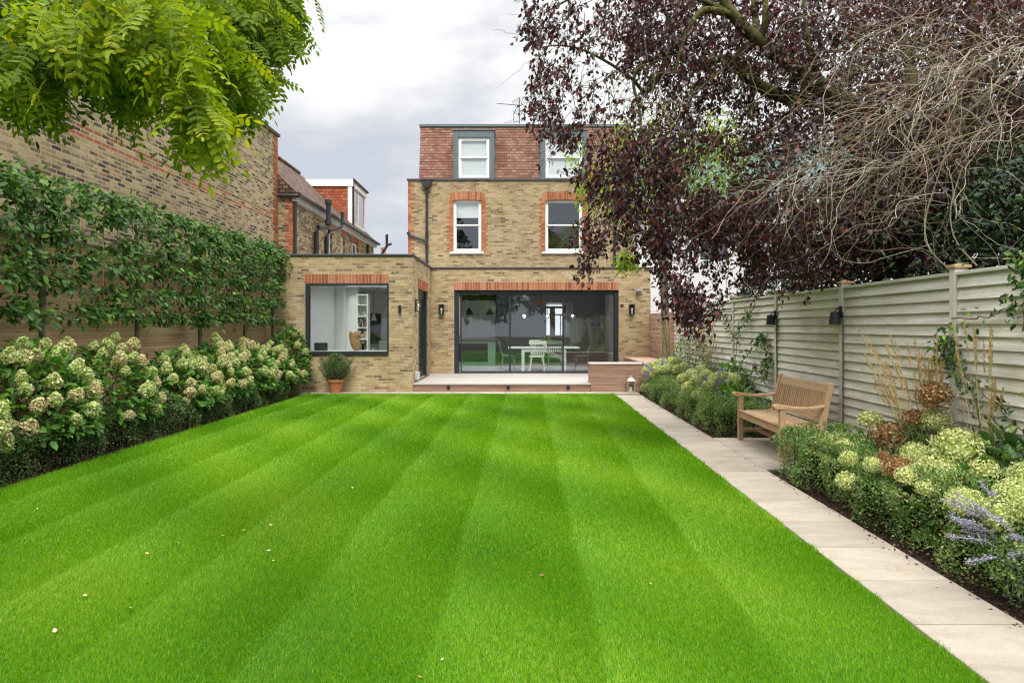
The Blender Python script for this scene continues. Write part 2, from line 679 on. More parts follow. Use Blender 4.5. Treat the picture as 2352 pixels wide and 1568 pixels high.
# ------------------------------------------------------------------ the palette
BUFF = [(0.0, (0.085, 0.068, 0.05, 1)), (0.06, (0.18, 0.13, 0.08, 1)), (0.18, (0.29, 0.205, 0.115, 1)), (0.42, (0.38, 0.28, 0.148, 1)),
        (0.68, (0.45, 0.345, 0.175, 1)), (0.86, (0.50, 0.41, 0.26, 1)), (1.0, (0.42, 0.25, 0.155, 1))]
OLDB = [(0.0, (0.035, 0.03, 0.027, 1)), (0.16, (0.085, 0.065, 0.045, 1)), (0.36, (0.19, 0.14, 0.08, 1)), (0.6, (0.30, 0.225, 0.115, 1)),
        (0.82, (0.40, 0.31, 0.155, 1)), (0.93, (0.42, 0.34, 0.20, 1)), (1.0, (0.28, 0.13, 0.075, 1))]
RED = [(0.0, (0.45, 0.40, 0.30, 1)), (0.04, (0.45, 0.40, 0.30, 1)), (0.06, (0.27, 0.085, 0.045, 1)), (0.5, (0.37, 0.125, 0.06, 1)), (1.0, (0.46, 0.21, 0.115, 1))]
M = {}
M['brick'] = m_brick('yellow_stock_brick', BUFF, (0.46, 0.385, 0.26, 1), stain=0.3, stain_col=(0.17, 0.125, 0.075, 1))
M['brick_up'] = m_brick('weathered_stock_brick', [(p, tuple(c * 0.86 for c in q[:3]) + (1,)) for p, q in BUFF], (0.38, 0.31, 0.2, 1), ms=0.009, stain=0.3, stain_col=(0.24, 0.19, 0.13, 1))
M['brick_old'] = m_brick('old_london_brick', OLDB, (0.43, 0.37, 0.26, 1), ms=0.010, stain=0.5, stain_col=(0.085, 0.065, 0.042, 1),
                         patch=[(4.275, 4.35, (0.34, 0.10, 0.045, 1), 0.5), (4.425, 4.50, (0.30, 0.095, 0.045, 1), 0.62)])
M['brick_flank'] = m_brick('brown_flank_brick', OLDB, (0.30, 0.26, 0.19, 1), stain=0.2)
M['red'] = m_rnd('red_rubbed_brick', RED, 0.9, 0.15, 35, 0.4)
M['coping'] = m_plain('dark_lead_coping', (0.055, 0.06, 0.066, 1), 0.5, 0.4)
M['anthracite'] = m_plain('anthracite_aluminium', (0.022, 0.028, 0.036, 1), 0.4, 0.5, var=0.05)
M['lead'] = m_plain('grey_green_zinc', (0.115, 0.15, 0.155, 1), 0.5, 0.4, var=0.08)
M['white'] = m_plain('white_paint', (0.80, 0.80, 0.79, 1), 0.45, 0.4, var=0.03)
M['plaster'] = m_plain('white_plaster', (0.80, 0.80, 0.78, 1), 0.8, 0.1, var=0.02)
M['blind'] = m_plain('white_blind', (0.80, 0.83, 0.86, 1), 0.8, 0.1, var=0.03, scale=3)
M['glass'] = m_glass('window_glass', 0.17)
M['glass_low'] = m_glass('clear_glass', 0.08)
M['iron'] = m_plain('black_cast_iron', (0.022, 0.022, 0.024, 1), 0.4, 0.5)
M['black'] = m_plain('black_powder_coat', (0.018, 0.018, 0.02, 1), 0.45, 0.4)
M['tile'] = m_brick('red_brown_roof_tile', [(0.0, (0.17, 0.085, 0.062, 1)), (0.35, (0.235, 0.117, 0.082, 1)), (0.7, (0.27, 0.145, 0.105, 1)), (1.0, (0.32, 0.195, 0.15, 1))],
                    (0.13, 0.065, 0.05, 1), 0.165, 0.0945, 0.005, 0.15)
M['tile_red'] = m_brick('orange_hung_tile', [(0.0, (0.27, 0.075, 0.04, 1)), (0.5, (0.37, 0.11, 0.055, 1)), (1.0, (0.44, 0.16, 0.085, 1))],
                        (0.12, 0.04, 0.025, 1), 0.165, 0.11, 0.008, 0.1)
M['tile_old'] = m_brick('old_brown_tile', [(0.0, (0.055, 0.04, 0.035, 1)), (0.5, (0.13, 0.085, 0.065, 1)), (1.0, (0.22, 0.13, 0.09, 1))],
                        (0.03, 0.022, 0.02, 1), 0.165, 0.11, 0.012, 0.3)
M['slate'] = m_brick('grey_green_slate', [(0.0, (0.06, 0.10, 0.097, 1)), (0.5, (0.095, 0.15, 0.143, 1)), (1.0, (0.14, 0.21, 0.195, 1))],
                     (0.06, 0.08, 0.08, 1), 0.3, 0.2, 0.012, 0.1)
M['white_brick'] = m_brick('white_painted_brick', [(0.0, (0.70, 0.70, 0.71, 1)), (1.0, (0.78, 0.78, 0.78, 1))], (0.69, 0.69, 0.70, 1), stain=0.12, stain_col=(0.5, 0.5, 0.48, 1))
M['hardwood'] = m_wood('weathered_hardwood', (0.24, 0.13, 0.09, 1), (0.42, 0.27, 0.20, 1), 'x', 0.6, rv=0.14)
M['hardwood_y'] = m_wood('weathered_hardwood_long', (0.24, 0.13, 0.09, 1), (0.42, 0.27, 0.20, 1), 'y', 0.6, rv=0.16)
M['deck'] = m_wood('pale_grey_decking', (0.33, 0.30, 0.275, 1), (0.43, 0.40, 0.375, 1), 'x', 0.6, rv=0.06)
M['cap'] = m_wood('silvered_cap', (0.40, 0.34, 0.30, 1), (0.55, 0.49, 0.45, 1), 'x', 0.6, rv=0.06)
M['teak'] = m_wood('teak', (0.36, 0.225, 0.12, 1), (0.52, 0.36, 0.215, 1), 'y', 0.6, rv=0.12)
M['teak_z'] = m_wood('teak_upright', (0.36, 0.225, 0.12, 1), (0.52, 0.36, 0.215, 1), 'z', 0.6, rv=0.12)
M['fence'] = m_wood('pale_green_grey_fence', (0.52, 0.49, 0.42, 1), (0.80, 0.765, 0.685, 1), 'y', 0.75, weather=(0.40, 0.335, 0.20, 1), wamt=0.65, rv=0.15, knots=0.55)
M['post'] = m_wood('pale_fence_post', (0.52, 0.495, 0.42, 1), (0.70, 0.67, 0.59, 1), 'z', 0.75, weather=(0.36, 0.33, 0.24, 1), wamt=0.3, rv=0.05)
M['postcap'] = m_wood('tan_post_cap', (0.30, 0.20, 0.10, 1), (0.46, 0.32, 0.17, 1), 'y', 0.7)
M['slat'] = m_wood('cedar_slat', (0.42, 0.265, 0.145, 1), (0.62, 0.43, 0.26, 1), 'y', 0.7, weather=(0.46, 0.38, 0.29, 1), wamt=0.35, rv=0.2)
M['terracotta'] = m_plain('terracotta', (0.42, 0.17, 0.085, 1), 0.85, 0.15, var=0.16, scale=14)
M['soil'] = m_plain('dark_soil', (0.04, 0.025, 0.018, 1), 0.95, 0.1, var=0.6, scale=40)
M['bark'] = m_plain('grey_bark', (0.14, 0.115, 0.085, 1), 0.9, 0.1, var=0.45, scale=16)
M['bark_moss'] = m_plain('mossy_bark', (0.085, 0.085, 0.03, 1), 0.95, 0.1, var=0.5, scale=9)
M['bark_dark'] = m_plain('dark_bark', (0.035, 0.03, 0.026, 1), 0.95, 0.1, var=0.4, scale=12)
M['twig'] = m_rnd('dry_straw_twig', [(0, (0.10, 0.08, 0.045, 1)), (0.5, (0.34, 0.28, 0.19, 1)), (1, (0.62, 0.55, 0.44, 1))], 0.85)
M['twig_moss'] = m_rnd('mossy_twig', [(0, (0.06, 0.055, 0.02, 1)), (0.5, (0.15, 0.14, 0.055, 1)), (1, (0.27, 0.24, 0.13, 1))], 0.9)
M['cane'] = m_plain('bamboo_cane', (0.50, 0.36, 0.17, 1), 0.6, 0.3)


def m_stone():
    t = NT('sandstone_paving')
    co = t.coord()
    f = t.noise(2.2, 6, 0.6, t.mapping(co, (1.0, 2.2, 1)), 0.8)
    g = t.noise(45, 4, 0.7, co)
    col = t.ramp(f, [(0.3, (0.275, 0.235, 0.185, 1)), (0.55, (0.335, 0.295, 0.24, 1)), (0.75, (0.38, 0.345, 0.29, 1))])
    k = t.math('ADD', t.math('MULTIPLY', t.attr(), 0.24), 0.88)
    sc = t.n('ShaderNodeVectorMath', operation='SCALE')
    t.t.links.new(col, sc.inputs[0])
    t.t.links.new(k, sc.inputs['Scale'])
    col = t.mix(0.18, sc.outputs[0], t.ramp(g, [(0.3, (0.5, 0.5, 0.5, 1)), (0.7, (1.3, 1.3, 1.3, 1))]), 'MULTIPLY')
    st = t.ramp(t.noise(3.1, 5, 0.7, co, 1.5), [(0.6, (0, 0, 0, 1)), (0.78, (1, 1, 1, 1))])
    col = t.mix(t.math('MULTIPLY', st, 0.6), col, (0.25, 0.18, 0.115, 1))
    t.bump(t.math('ADD', t.math('MULTIPLY', f, 0.6), t.math('MULTIPLY', g, 0.15)), 0.25, 0.006)
    return t.fin(col, 0.8, 0.2)


M['stone'] = m_stone()

YE, YF, YU = 15.0, 18.29, 21.74      # extension front, garden-room facade, upper wall
DZ = 0.194                            # deck level
G = lambda v: v                       # readability only


def soldier(name, x0, x1, z0, z1, y, parent, axis='y', depth=0.1):
    m = MB()
    n = max(1, round((x1 - x0) / 0.076))
    w = (x1 - x0) / n
    if axis == 'y':
        m.box(x0, x1, y - 0.002, y + depth, z0, z1, 0.0)
    else:
        m.box(y - depth, y + 0.002, x0, x1, z0, z1, 0.0)
    for i in range(n):
        a, b = x0 + i * w + 0.0055, x0 + (i + 1) * w - 0.0055
        j = random.uniform(0.0045, 0.009)
        zz = z0 + random.uniform(0.001, 0.004)
        r = random.uniform(0.1, 1)
        if axis == 'y':
            m.box(a, b, y - j, y + depth * 0.5, zz, z1 - 0.006, r)
        else:
            m.box(y - depth * 0.5, y + j, a, b, zz, z1 - 0.006, r)
    return m.build(name, M['red'], parent)


# ------------------------------------------------------------------ the house
house = thing('brick_house', 'yellow stock brick house with a tiled mansard top above wide sliding doors', 'house', (0, YF, 0))
WX = lambda px: (px - CX) / (F / YU)
WZ = lambda py: 1.5 + (HY - py) / (F / YU)
win_l = (WX(1041), WX(1105.5), WZ(577), WZ(458))
win_r = (WX(1252.6), WX(1337.7), WZ(577), WZ(458))
ex_win = (-4.74, -2.83, 0.86, 2.49)

m = MB()
m.wall('y', YE, YE + 0.3, -5.75, -2.28, -0.1, 3.12, [ex_win])
m.wall('x', -2.28, -2.58, YE + 0.3, YF, -0.1, 3.12, [(15.87, 17.72, DZ, 2.44)])
m.wall('y', YF, YF + 0.3, -2.28, 3.88, -0.1, 3.12, [(-1.62, 2.99, DZ, 2.52)])
m.wall('x', 3.88, 3.58, YF + 0.3, YU - 0.05, -0.1, 3.12)
m.wall('x', -5.75, -5.45, YE + 0.3, YU - 0.05, -0.1, 3.12)
m.build('extension_wall', M['brick'], house)
m = MB()
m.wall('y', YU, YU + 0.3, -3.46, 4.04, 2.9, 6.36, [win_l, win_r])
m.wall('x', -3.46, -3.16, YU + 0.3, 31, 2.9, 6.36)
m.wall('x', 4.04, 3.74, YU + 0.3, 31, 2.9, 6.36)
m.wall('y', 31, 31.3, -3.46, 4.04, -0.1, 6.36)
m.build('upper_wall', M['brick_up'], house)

# red quoin at the upper left corner, toothed
m = MB()
for i in range(46):
    z = 2.95 + i * 0.0745
    w = 0.215 if i % 2 else 0.105
    if z > 6.3: break
    for k in range(2 if w > 0.2 else 1):
        m.box(-3.465 + k * 0.108, -3.465 + k * 0.108 + 0.10, YU - 0.004, YU + 0.1, z, z + 0.064, random.uniform(0.1, 1))
m.build('brick_quoin', M['red'], house)

# copings and fascias
m = MB()
m.box(-5.78, -2.25, YE - 0.035, YE + 0.33, 3.12, 3.165)
m.box(-2.61, -2.245, YE + 0.33, YF - 0.035, 3.12, 3.163)
m.box(-2.61, 3.92, YF - 0.035, YF + 0.33, 3.12, 3.165)
m.box(3.55, 3.915, YF + 0.33, YU - 0.06, 3.12, 3.163)
m.box(-5.78, -5.42, YE + 0.33, YU - 0.06, 3.12, 3.163)
m.build('coping', M['coping'], house, 0.006)
m = MB()
m.box(-3.50, 4.08, YU - 0.05, YU + 0.5, 6.36, 6.415)
m.build('parapet_flashing', M['coping'], house, 0.006)

# flat roofs of the extension, with two roof light openings enlarged to brighten the rooms, and the inner floor
m = MB()


def slab_with_hole(m, x0, x1, y0, y1, z0, z1, h):
    hx0, hx1, hy0, hy1 = h
    m.box(x0, hx0, y0, y1, z0, z1, 0.5)
    m.box(hx1, x1, y0, y1, z0, z1, 0.5)
    m.box(hx0, hx1, y0, hy0, z0, z1, 0.5)
    m.box(hx0, hx1, hy1, y1, z0, z1, 0.5)


slab_with_hole(m, -5.44, -2.59, YE + 0.31, 21.7, 2.72, 2.98, (-5.0, -3.0, 16.4, 19.9))
slab_with_hole(m, -2.59, 3.57, YF + 0.31, 21.7, 2.72, 2.98, (-2.2, 3.3, 18.9, 21.4))
m.box(-5.44, 3.73, 21.7, 30.9, 2.72, 2.88, 0.5)
m.build('roof_slab', M['plaster'], house)
m = MB()
m.box(-5.44, -2.59, YE + 0.31, 30.9, 0.0, 0.19, 0.5)
m.box(-2.59, 3.57, YF + 0.305, 30.9, 0.0, 0.191, 0.5)
m.build('inner_floor', m_plain('polished_concrete', (0.30, 0.30, 0.31, 1), 0.25, 0.5, var=0.1, scale=3), house)
m = MB()   # white inner walls
m.wall('x', -5.44, -5.40, YE + 0.36, 27, 0.19, 2.72)
m.wall('y', YE + 0.31, YE + 0.345, -5.44, -2.59, 0.19, 2.72, [(ex_win[0] + .01, ex_win[1] - .01, ex_win[2] + .01, ex_win[3] - .01)])
m.wall('x', 3.57, 3.53, YF + 0.36, 27, 0.19, 2.72)
m.wall('y', YF + 0.31, YF + 0.345, -2.6, 3.57, 0.19, 2.72, [(-1.6, 2.97, 0.2, 2.50)])
m.wall('y', 27, 27.1, -5.44, 3.57, 0.19, 2.72, [(1.15, 2.25, 0.2, 2.4)])
m.wall('x', -3.0, -2.9, 22.6, 27, 0.19, 2.72)
m.wall('y', 22.6, 22.7, -5.39, -3.0, 0.19, 2.72)
m.build('inner_wall', M['plaster'], house)
m = MB()   # the hall and its dark back beyond the kitchen
m.wall('y', 24.8, 24.9, -0.6, 3.53, 0.19, 2.72, [(1.3, 2.3, 0.2, 2.42)])
m.wall('x', -0.6, -0.5, 24.9, 27, 0.19, 2.72)
m.build('partition', m_plain('dark_grey_joinery', (0.26, 0.27, 0.28, 1), 0.6, 0.3), house)
m = MB()
for a, b, c, d in ((1.42, 1.56, 1.15, 1.95), (1.78, 1.98, 1.15, 1.95), (2.02, 2.07, 1.15, 1.95), (1.42, 1.56, 2.02, 2.25), (1.78, 2.07, 2.02, 2.25), (1.40, 2.1, 2.34, 2.40)):
    m.box(a, b, 26.9, 26.93, c, d)
m.build('front_door_glazing', m_emit('daylight_glow', (0.85, 0.9, 0.95, 1), 0.9), house)  # panes glow by emission in place of daylight from beyond the hall

# rooflight glass
m = MB()
m.box(-5.05, -2.95, 16.35, 19.95, 2.985, 3.01)
m.box(-2.25, 3.35, 18.85, 21.45, 2.985, 3.01)
m.build('roof_light', M['glass_low'], house)

# soldier-course lintels
soldier('lintel', -1.64, 2.99, 2.525, 2.755, YF, house)
soldier('lintel', -4.76, -2.83, 2.495, 2.71, YE, house)
soldier('lintel', 15.8, 17.75, 2.445, 2.68, -2.28, house, 'x')

# sliding doors
fr = MB()
y0, y1 = YF + 0.07, YF + 0.19
fr.box(-1.615, 2.985, y0, y1, 2.43, 2.515)
fr.box(-1.615, -1.50, y0, y1, DZ, 2.43)
fr.box(2.885, 2.985, y0, y1, DZ, 2.43)
fr.box(-1.50, 2.885, y0, y1, DZ - 0.02, DZ + 0.02)
door = fr.build('sliding_door', M['anthracite'], house, 0.004)
for i, (a, b, yy) in enumerate(((-1.44, -0.06, 0.10), (-0.06, 1.44, 0.125), (1.44, 2.88, 0.15))):
    p = MB()
    y = YF + yy
    t_ = 0.024
    p.box(a, a + t_, y - 0.012, y + 0.012, DZ + 0.025, 2.425)
    p.box(b - t_, b, y - 0.012, y + 0.012, DZ + 0.025, 2.425)
    p.box(a + t_, b - t_, y - 0.012, y + 0.012, DZ + 0.025, DZ + 0.055)
    p.box(a + t_, b - t_, y - 0.012, y + 0.012, 2.40, 2.425)
    p.build('sliding_panel', M['anthracite'], door)
    g = MB()
    g.poly([(a + t_, y, DZ + 0.055), (b - t_, y, DZ + 0.055), (b - t_, y, 2.40), (a + t_, y, 2.40)])
    g.build('pane', M['glass'], door)
p = MB()
p.bar((-1.475, YF + 0.07, 1.25), (-1.475, YF + 0.07, 2.35), 0.02, 0.03, (0, 1, 0))
p.build('door_handle', m_plain('brushed_steel', (0.6, 0.6, 0.6, 1), 0.35, 0.5, 0.8), door)

# picture window of the extension
fr = MB()
x0, x1, z0, z1 = ex_win
ya, yb = YE - 0.02, YE + 0.12
fr.box(x0, x1, ya, yb, z1 - 0.05, z1)
fr.box(x0, x1, ya - 0.03, yb, z0, z0 + 0.075)
fr.box(x0, x0 + 0.075, ya, yb, z0 + 0.075, z1 - 0.05)
fr.box(x1 - 0.04, x1, ya, yb, z0 + 0.075, z1 - 0.05)
w = fr.build('window', M['anthracite'], house, 0.004)
g = MB()
g.poly([(x0 + 0.07, YE + 0.06, z0 + 0.07), (x1 - 0.035, YE + 0.06, z0 + 0.07), (x1 - 0.035, YE + 0.06, z1 - 0.045), (x0 + 0.07, YE + 0.06, z1 - 0.045)])
g.build('pane', M['glass_low'], w)

# dark door in the flank of the extension
fr = MB()
fr.box(-2.44, -2.36, 15.9, 15.98, DZ, 2.42)
fr.box(-2.44, -2.30, 17.5, 17.70, DZ, 2.42)
fr.box(-2.44, -2.36, 15.98, 17.5, 2.34, 2.42)
fr.box(-2.42, -2.37, 15.98, 16.1, DZ + .02, 2.34)
fr.box(-2.42, -2.37, 17.38, 17.5, DZ + .02, 2.34)
fr.box(-2.42, -2.37, 16.1, 17.38, DZ + .02, DZ + 0.16)
fr.box(-2.42, -2.37, 16.1, 17.38, 2.22, 2.34)
sd = fr.build('side_door', M['anthracite'], house, 0.004)
g = MB()
g.poly([(-2.395, 16.1, DZ + .16), (-2.395, 17.38, DZ + .16), (-2.395, 17.38, 2.22), (-2.395, 16.1, 2.22)])
g.build('pane', M['glass_low'], sd)
g = MB()
g.tube([(-2.37, 16.04, 1.2), (-2.32, 16.04, 1.2), (-2.32, 16.15, 1.2)], 0.01)
g.build('door_handle', M['black'], sd)
g = MB()
g.box(-2.30, -2.22, 15.95, 17.6, DZ, DZ + 0.004)
g.build('drain_grille', M['coping'], house)


def sash(x0, x1, z0, z1, y, parent, sill=True, blind=0.0, name='window'):
    """White timber sash window: outer frame, two sashes, glass, sill."""
    f = MB()
    fw, d = 0.055, 0.07
    f.box(x0, x0 + fw, y, y + d, z0, z1)
    f.box(x1 - fw, x1, y, y + d, z0, z1)
    f.box(x0 + fw, x1 - fw, y, y + d, z1 - fw, z1)
    f.box(x0 + fw, x1 - fw, y, y + d, z0, z0 + 0.05)
    zm = z0 + (z1 - z0) * 0.51
    a, b = x0 + fw, x1 - fw
    s = 0.045
    # upper sash in front, lower sash behind
    for (c, e, yy) in ((zm - 0.02, z1 - fw, y + 0.012), (z0 + 0.05, zm + 0.02, y + 0.045)):
        f.box(a, a + s, yy, yy + 0.028, c, e)
        f.box(b - s, b, yy, yy + 0.028, c, e)
        f.box(a + s, b - s, yy, yy + 0.028, c, c + s)
        f.box(a + s, b - s, yy, yy + 0.028, e - s, e)
    w = f.build(name, M['white'], parent, 0.003)
    for (c, e, yy) in ((zm - 0.02, z1 - fw, y + 0.026), (z0 + 0.05, zm + 0.02, y + 0.059)):
        g = MB()
        g.poly([(a + s, yy, c + s), (b - s, yy, c + s), (b - s, yy, e - s), (a + s, yy, e - s)])
        g.build('pane', M['glass'], w)
    if sill:
        g = MB()
        g.prism([(y - 0.16, z0 - 0.085), (y - 0.16, z0 - 0.03), (y + 0.05, z0 - 0.002), (y + 0.05, z0 - 0.085)], 'x', x0 - 0.11, x1 + 0.09)
        g.build('sill', M['white'], w, 0.004)
    if blind:
        g = MB()
        n = max(2, int(blind * 5))
        bz = z1 - (z1 - z0) * blind
        for i in range(n):
            c = bz + (z1 - 0.06 - bz) * i / n
            e = bz + (z1 - 0.06 - bz) * (i + 1) / n
            g.poly([(x0 + 0.07, y + 0.105, c), (x1 - 0.07, y + 0.105, c), (x1 - 0.07, y + 0.085, e), (x0 + 0.07, y + 0.085, e)])
        g.build('blind', M['blind'], w)
    return w


def red_surround(x0, x1, z0, z1, y, parent):
    m = MB()
    for sgn, xe in ((-1, x0), (1, x1)):
        i = 0
        z = z0 - 0.03
        while z < z1 + 0.02:
            w = 0.215 if (i // 1) % 2 else 0.15
            xx = xe
            for k in range(2):
                ww = (w - 0.01) if k == 0 and w < 0.2 else (w / 2 - 0.008)
                if k and w < 0.2: break
                a = xe + sgn * 0.002 + sgn * k * (w / 2)
                b = a + sgn * ww
                m.box(min(a, b), max(a, b), y - 0.004, y + 0.08, z, z + 0.064, random.uniform(0.1, 1))
            z += 0.0745
            i += 1
    # segmental arch
    rise, h = 0.05, 0.27
    n = round((x1 - x0 + 0.16) / 0.078)
    for i in range(n):
        u = (i + 0.5) / n * 2 - 1
        cx = (x0 + x1) / 2 + u * (x1 - x0 + 0.16) / 2
        zb = z1 - rise * u * u - 0.01
        ang = u * 0.16
        T = Matrix.Translation((cx, y, zb)) @ Matrix.Rotation(ang, 4, 'Y')
        m.box(-0.033, 0.033, -0.006, 0.09, 0.0, h, random.uniform(0.1, 1), T)
    m.build('brick_surround', M['red'], parent)


red_surround(*win_l, YU, house)
red_surround(*win_r, YU, house)
sash(*win_l, YU + 0.085, house, True, 0.34)
sash(*win_r, YU + 0.085, house, True, 0.0)
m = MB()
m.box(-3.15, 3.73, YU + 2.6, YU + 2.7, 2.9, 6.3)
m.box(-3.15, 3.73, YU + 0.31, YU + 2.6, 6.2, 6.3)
m.build('upper_room', m_plain('dim_room', (0.25, 0.25, 0.24, 1), 0.9, 0.1), house)  # dark grey walls paint the gloom of the unlit rooms

# mansard
YM = 22.02
MX = lambda px: (px - CX) / (F / YM)
MZ = lambda py: 1.5 + (HY - py) / (F / 21.82)
rf = MB()
rf.prism([(YM, 6.415), (YM + 0.36, 8.33), (30.5, 8.33), (30.5, 6.415)], 'x', -3.13, 4.02)
roof = rf.build('mansard_roof', M['tile'], house)
m = MB()
nc = 20
for i in range(nc):      # lapped tile courses, each with its own shadow line
    f0, f1 = i / nc, (i + 1) / nc
    ya_, za_ = YM + 0.36 * f0, 6.42 + 1.91 * f0
    yb_, zb_ = YM + 0.36 * f1, 6.42 + 1.91 * f1
    m.prism([(ya_ - 0.022, za_ - 0.004), (ya_ - 0.003, za_), (yb_ - 0.002, zb_ + 0.004), (yb_ - 0.010, zb_ + 0.006)], 'x', -3.135, 4.025)
m.build('tile_courses', M['tile'], roof)
m = MB()
m.box(-3.17, 4.06, YM + 0.30, 30.6, 8.33, 8.42)
m.build('roof_fascia', M['lead'], roof, 0.006)


def dormer(x0, x1, zt, blind):
    yd = 21.82
    f = MB()
    b, tp = 0.165, 0.235
    zb = 6.418
    f.box(x0, x0 + b, yd, yd + 0.62, zb, zt - tp)
    f.box(x1 - b, x1, yd, yd + 0.62, zb, zt - tp)
    f.box(x0, x1, yd, yd + 0.62, zt - tp, zt - 0.012)
    f.box(x0 - 0.03, x1 + 0.03, yd - 0.03, yd + 0.63, zt - 0.012, zt + 0.03)
    f.box(x0 + b, x1 - b, yd - 0.01, yd + 0.16, zb, zb + 0.05)
    for xx in (x0 + 0.05, x1 - 0.05):
        f.box(xx - 0.008, xx + 0.008, yd - 0.012, yd, zb, zt - 0.06)
    d = f.build('dormer', M['lead'], house, 0.004)
    sash(x0 + b + 0.004, x1 - b - 0.004, zb + 0.055, zt - tp - 0.004, yd + 0.05, d, False, blind, 'window')


dormer(MX(1041) + 0.02, MX(1134.5) + 0.02, 8.06, 0.96)
dormer(MX(1239.5) + 0.02, MX(1346) + 0.02, 8.06, 0.96)

# rainwater pipe with hopper, and waste branch
m = MB()
hx, hz = WX(981), WZ(425)
m.tube([(hx, YU - 0.07, hz - 0.1), (hx, YU - 0.07, 3.0)], 0.045, 10)
for z in (hz - 0.25, 4.55, 4.15, 3.4):
    m.tube([(hx, YU - 0.07, z - 0.05), (hx, YU - 0.07, z + 0.05)], 0.06, 10)
m.tube([(hx, YU - 0.07, WZ(556)), (hx - 0.14, YU - 0.07, WZ(551)), (WX(941), YU - 0.07, WZ(541))], 0.045, 10)
m.tube([(WX(941), YU - 0.07, WZ(541)), (WX(938), YU - 0.07, WZ(534))], 0.055, 10)
dp = m.build('downpipe', M['iron'], house, smooth=False)
m = MB()
m.prism([(-0.16, 0.13), (-0.14, -0.03), (-0.06, -0.12), (0.06, -0.12), (0.14, -0.03), (0.16, 0.13)], 'y', YU - 0.2, YU - 0.005)
for i in range(len(m.v)):
    m.v[i] = (m.v[i][0] + hx, m.v[i][1], m.v[i][2] + hz)
m.box(hx - 0.18, hx + 0.18, YU - 0.215, YU - 0.004, hz + 0.125, hz + 0.165)
m.build('hopper', M['iron'], dp, 0.006)
m = MB()
m.tube([(WX(1411), YU - 0.07, 6.3), (WX(1411), YU - 0.07, 3.0)], 0.045, 10)
m.build('downpipe', M['iron'], house)

# TV aerial on the roof
ae = thing('television_aerial', 'thin metal television aerial standing on the flat roof of the brick house', 'aerial', (PX(1193, 280, 23.5).x, 23.5, 8.42))
AP = lambda px, py: PX(px, py, 23.5)
m = MB()
m.tube([AP(1193, 284), AP(1193, 224)], 0.022, 8)
m.tube([AP(1179, 279), AP(1193, 279)], 0.015, 6)
m.tube([AP(1180, 279), AP(1180, 262), AP(1188, 244)], 0.012, 6)
m.build('mast', M['lead'], ae)
m = MB()
a, b = AP(1144, 238), AP(1190, 242)
m.tube([a, b], 0.016, 6)
for i in range(11):
    p = a.lerp(b, i / 11.5)
    m.tube([p + Vector((0.05, 0.16, 0.05)), p + Vector((-0.05, -0.16, -0.05))], 0.008, 5)
m.build('boom', M['lead'], ae)
m = MB()
for k in range(4):
    o = AP(1176 + k * 5.5, 232 - k * 2.5)
    m.tube([o, AP(1185 + k * 5.5, 246 - k * 1.0)], 0.008, 5)
m.tube([AP(1176, 234), AP(1193, 226)], 0.008, 5)
m.tube([AP(1185, 248), AP(1203, 240)], 0.008, 5)
m.build('reflector', M['lead'], ae)
m = MB()
cx_, cz_ = AP(1193, 258).x, AP(1193, 258).z
ring = [(cx_ + 0.22 * math.cos(t), 23.5 + 0.22 * math.sin(t), cz_) for t in [i * math.pi / 10 for i in range(21)]]
m.tube(ring, 0.009, 5, cap=False)
m.tube([(cx_ - .22, 23.5, cz_), (cx_ + .22, 23.5, cz_)], 0.009, 5)
m.build('ring', M['lead'], ae)

# ------------------------------------------------------------------ neighbour on the left: tall plain wall, then a lower wing
nb = thing('neighbour_house', 'old brown brick house with a tall windowless wall rising behind the pleached trees', 'house', (-7.0, 12.0, 0))
NX = -6.25
YC = 17.4
m = MB()
nxa = lambda y: NX + 0.012 * (y - YC)
ztop = 6.55


def quadwall(m, pts):
    m.poly(pts, 0.5)


m.poly([(nxa(2), 2, 0), (nxa(YC), YC, 0), (nxa(YC), YC, ztop), (nxa(2), 2, ztop)], 0.5)
m.poly([(nxa(YC), YC, 0), (-11, YC, 0), (-11, YC, ztop), (nxa(YC), YC, ztop)], 0.5)
m.poly([(-11, 2, 0), (nxa(2), 2, 0), (nxa(2), 2, ztop), (-11, 2, ztop)], 0.5)
m.poly([(-11, YC, 0), (-11, 2, 0), (-11, 2, ztop), (-11, YC, ztop)], 0.5)
m.poly([(nxa(2), 2, ztop), (nxa(YC), YC, ztop), (-11, YC, ztop), (-11, 2, ztop)], 0.5)
m.build('wall', M['brick_old'], nb)
m = MB()
m.add([(nxa(2) + .06, 2, ztop + .003), (nxa(YC) + .06, YC + .06, ztop + .003), (-6.95, YC + .06, ztop + .003), (-6.95, 2, ztop + .003),
       (nxa(2) + .06, 2, ztop + .07), (nxa(YC) + .06, YC + .06, ztop + .07), (-6.95, YC + .06, ztop + .07), (-6.95, 2, ztop + .07)],
      [(0, 1, 2, 3), (4, 5, 6, 7), (0, 1, 5, 4), (1, 2, 6, 5), (2, 3, 7, 6), (3, 0, 4, 7)])
m.build('coping', M['tile_old'], nb)
m = MB()   # red quoins at the end of the tall wall
for i in range(86):
    z = 0.1 + i * 0.0745
    if z > ztop - 0.08: break
    w = 0.3 if i % 2 else 0.19
    m.box(NX - 0.06, NX + 0.012, YC - w, YC + 0.004, z, z + 0.064, random.uniform(0.06, 0.8))
m.build('brick_quoin', M['red'], nb)

